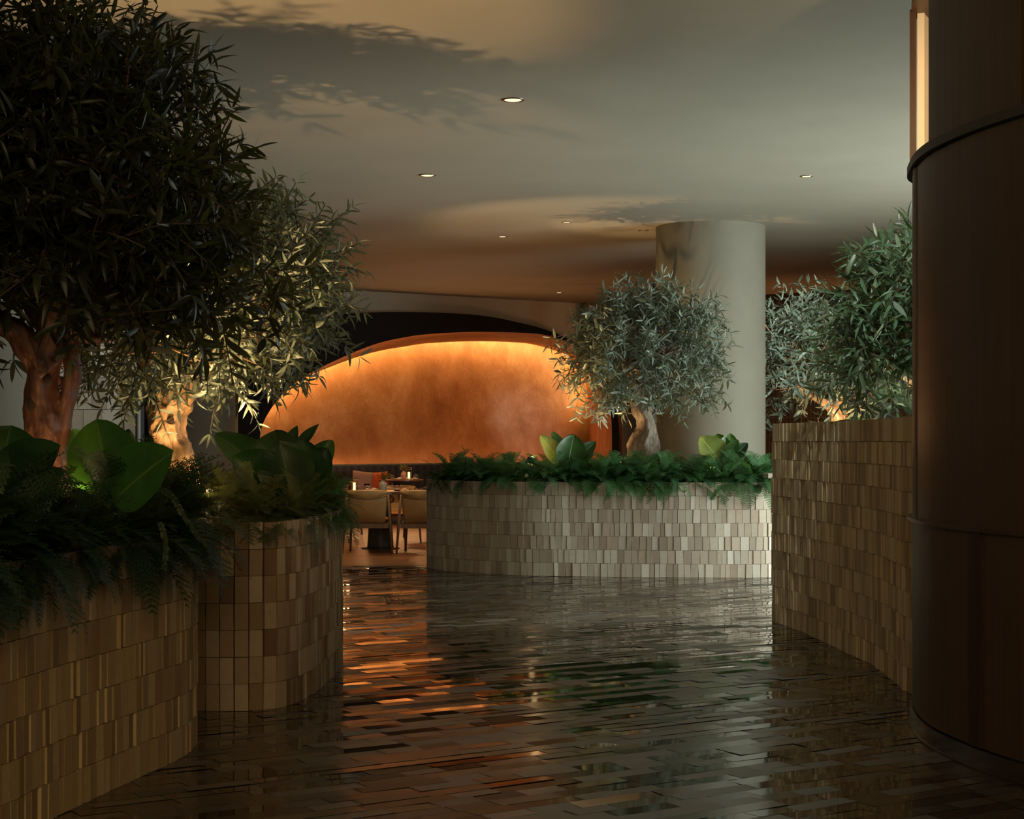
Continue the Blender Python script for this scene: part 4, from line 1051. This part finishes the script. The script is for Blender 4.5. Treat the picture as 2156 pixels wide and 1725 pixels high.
CH = [((777, 21.6), 0.0, 'tan leather sling armchair seen from behind, left of the two nearest the walkway'),
      ((892, 21.55), -.06, 'tan leather sling armchair seen from behind, cut off by the centre planter'),
      ((828, 23.35), PI*.92, 'armchair on the far side of the nearer table, orange seat facing the viewer'),
      ((903, 25.0), .9, 'armchair with mauve back beyond the right armchair, by the far table'),
      ((705, 25.6), PI*.85, 'armchair behind the bright ferns with only its orange back showing')]
for i, ((px, d), rz, lab) in enumerate(CH):
    o = ch0 if i == 0 else copy_tree(ch0)
    o.location = (P(px, 0, d).x, d, 0); o.rotation_euler = (0, 0, rz); tag(o, lab, 'chair', 'sling armchairs in the dining corner')

def table(px, d, R, z, lab, foot):
    t = empty('round_table', (P(px, 0, d).x, d, 0)); tag(t, lab, 'table')
    b = MB(); b.lathe([(0, z-.03), (R-.02, z-.03), (R, z-.02), (R, z-.004), (R-.006, z), (0, z)], n=56, caps=False); b.build('tabletop', M['table_wood'], t, smooth=False)
    b = MB(); b.lathe([(.175, .015), (.172, .03), (.13, z-.05), (.16, z-.03)], n=40); b.build('pedestal', M['pedestal'], t, smooth=True)
    b = MB(); b.lathe([(.25, 0), (.25, .012), (.24, .015)], n=48); b.build('base_plate', M['black'], t)
    return t
table(801, 22.35, .46, .755, 'round dining table with dark drum pedestal behind the left armchair', 1)
table(845, 28.9, .38, .76, 'far round dining table with walnut top against the banquette', 1)

def glass(p, lab):
    t = empty('tumbler', p); tag(t, lab, 'glass', 'water glasses on the dining tables')
    b = MB(); b.lathe([(.0, .002), (.030, .002), (.036, .02), (.040, .055), (.036, .095), (.034, .095), (.038, .055), (.034, .022), (.028, .012), (0, .012)], n=20, caps=False); b.build('bowl', M['glass'], t, smooth=True)
def vase(p, m, lab, sd, hs=1.0):
    t = empty('bud_vase', p); tag(t, lab, 'vase')
    b = MB(); b.lathe([(0, 0), (.043, .0), (.047, .006), (.048, .08), (.044, .098), (.024, .115), (.022, .125), (.026, .13), (.022, .13), (.019, .12), (0, .11)], n=28, caps=False); b.V = [v*hs for v in b.V]; b.build('vessel', m, t, smooth=True)
    rg = np.random.default_rng(sd); ps, ds, us, ls = [], [], [], []; st = MB()
    for i in range(12):
        v = rg.normal(size=3)*np.array([.5, .5, .2])+np.array([0, 0, 1.]); v /= np.linalg.norm(v); L = rg.uniform(.08, .15); q = np.array([0, 0, .125*hs])
        st.tube([Vector(q), Vector(q+v*L)], .0015, 4)
        for k in range(9):
            ps.append(q+v*L*(k+2)/10); ds.append(v*.6+rg.normal(size=3)*.7); us.append(rg.normal(size=3)); ls.append(rg.uniform(.02, .04))
    tm, fc = leaf_template(4, .22, .1, .2); V, Fc = leaf_cloud(np.array(ps), np.array(ds), np.array(us), np.array(ls), tm, fc)
    sp = mesh('sprigs', V, Fc, M['sprig'], t, smooth=True); st.build('stems', M['twig'], sp)
def lantern(p, lab, s=1.0):
    t = empty('table_lantern', p); tag(t, lab, 'lantern')
    b = MB()
    for x in (-1, 1):
        for y in (-1, 1): b.box((x*.036*s, y*.036*s, .075*s), (.005, .005, .15*s))
    for z in (.003, .147): b.box((0, 0, z*s), (.08*s, .08*s, .006))
    b.tube([(-.03*s, 0, .15*s), (-.03*s, 0, .175*s), (.03*s, 0, .175*s), (.03*s, 0, .15*s)], .003, 5)
    b.build('frame', M['brass'], t)
    b = MB(); b.lathe([(.016*s, .008), (.017*s, .02), (.017*s, .105*s), (.014*s, .11*s)], n=16); b.build('candle_light', M['glow'], t, smooth=True)
def napkin(p, rz, lab, s=1.0):
    V = []; n = 12; rg = random.Random(int(rz*100))
    for i in range(n+1):
        for j in range(n+1):
            x, y = (i/n*2-1)*.10*s, (j/n*2-1)*.055*s; V.append((x, y, .006+.026*max(0, math.cos(y*26))*(.6+.4*math.sin(x*38+rz))+.006*math.sin(x*60+y*30)))
    Fc = [(i*(n+1)+j, (i+1)*(n+1)+j, (i+1)*(n+1)+j+1, i*(n+1)+j+1) for i in range(n) for j in range(n)]
    o = mesh('folded_napkin', V, Fc, M['linen'], None, smooth=True, loc=p); o.rotation_euler = (0, 0, rz); sm = o.modifiers.new('s', 'SOLIDIFY'); sm.thickness = .004; sm.offset = 1; tag(o, lab, 'napkin', 'napkins on the dining tables')
def on(px, d, z): return Vector((P(px, 0, d).x, d, z+.001))
Z1, Z2 = .755, .76
glass(on(773, 22.2, Z1), 'water glass on the nearer table between lantern and white vase')
glass(on(836, 22.2, Z1), 'water glass on the nearer table right of the white vase')
glass(on(727, 22.35, Z1), 'water glass on the nearer table beside the ferns, left of the lantern')
glass(on(826, 28.85, Z2), 'water glass on the far table left of the pink vase')
glass(on(876, 28.75, Z2), 'water glass on the far table right of the lantern')
vase(on(806, 22.15, Z1), M['ceramic'], 'white ceramic bottle vase with yellow-green sprigs on the nearer table', 3, 1.1)
vase(on(850, 29.0, Z2), M['pink_ceramic'], 'pink ceramic vase with dark sprigs on the far table', 5, 1.05)
lantern(on(746, 22.15, Z1), 'glowing brass lantern on the nearer table beside the ferns', 1.0)
lantern(on(861, 28.8, Z2), 'glowing brass lantern beside the pink vase on the far table', 1.15)
napkin(on(783, 22.3, Z1), .3, 'pale napkin behind the left armchair on the nearer table', .9)
napkin(on(846, 22.25, Z1), -.2, 'pale napkin at the right rim of the nearer table')
napkin(on(839, 28.75, Z2), .5, 'peach napkin left of the pink vase on the far table', .9)
napkin(on(868, 28.72, Z2), -.3, 'peach napkin in front of the far table lantern')

# banquette with channelled back
def banquette():
    x0, x1 = -4.1, 1.6; mid = Vector(((x0+x1)/2, BN[0]+BN[1]*(x0+x1)/2, 0)); ang = math.atan(BN[1]); L = (x1-x0)/math.cos(ang)
    root = empty('banquette', mid, ang); tag(root, 'charcoal channel-tufted banquette along the foot of the orange niche', 'bench')
    w = .17; n = int(L/w)
    b = MB(); nn = 6; V = []; Fc = []
    prof = []
    for i in range(n):
        for k in range(nn): a = k/nn; prof.append((-L/2+(i+a)*w, -.05*math.sin(PI*a)**.5))
    prof.append((-L/2+n*w, 0)); k = len(prof)
    for z, o_ in ((.42, 0), (.97, 0), (1.0, .02), (1.005, .05), (1.005, .12)):
        V += [Vector((x, y*(1 if o_ < .05 else .3)+o_, z)) for x, y in prof]
    Fc = [(r*k+i, r*k+i+1, (r+1)*k+i+1, (r+1)*k+i) for r in range(4) for i in range(k-1)]
    mesh('channelled_back', V, Fc, M['bench'], root, smooth=True)
    b = MB(); b.box((0, -.27, .41), (L, .56, .12)); o = b.build('seat_pad', M['bench'], root); bv = o.modifiers.new('b', 'BEVEL'); bv.width = .03; bv.segments = 3
    b = MB(); b.box((0, -.2, .175), (L, .42, .35)); b.build('base', M['black'], root)
banquette()
def cushion(px, d, z, s, rz, ry, m, lab):
    V = []; Fc = []; k = 12
    for sd in (-1, 1):
        for i in range(k+1):
            for j in range(k+1):
                x = i/k*2-1; y = j/k*2-1; th = .075*((1-x**4)*(1-y**4))**.6; px_ = 1-.07*(1-abs(x*y)) if (abs(x) > .9 or abs(y) > .9) else 1
                V.append((x*s/2*(1-.06*(1-y*y)*abs(x)), sd*th, y*s/2*(1-.06*(1-x*x)*abs(y))))
    m_ = (k+1)**2
    for i in range(k):
        for j in range(k):
            a = i*(k+1)+j; Fc += [(a, a+k+1, a+k+2, a+1), (m_+a, m_+a+1, m_+a+k+2, m_+a+k+1)]
    o = mesh('throw_cushion', V, Fc, m, None, smooth=True); o.location = (P(px, 0, d).x, d, z); o.rotation_euler = (-.22, ry, rz); tag(o, lab, 'cushion')
cushion(764, 29.25, .70, .40, .5, .12, M['mauve'], 'mauve square cushion leaning on the banquette')
cushion(797, 29.55, .69, .38, .4, -.05, M['rust'], 'rust orange cushion on the banquette beside the mauve one')
spot('dining_spot', (-1.55, 19.9, 3.85), (-1.55, 21.3, .6), 85, (1, .66, .36), 80, .8, .06)  # added to brighten the chair backs, no fixture at this point
spot('dining_spot', (-1.9, 22.4, 3.85), (-1.8, 22.3, 0), 200, (1, .55, .25), 100, .8, .06)
spot('dining_spot', (-1.5, 27.0, 3.85), (-1.7, 27.6, 0), 260, (1, .52, .22), 100, .8, .06)
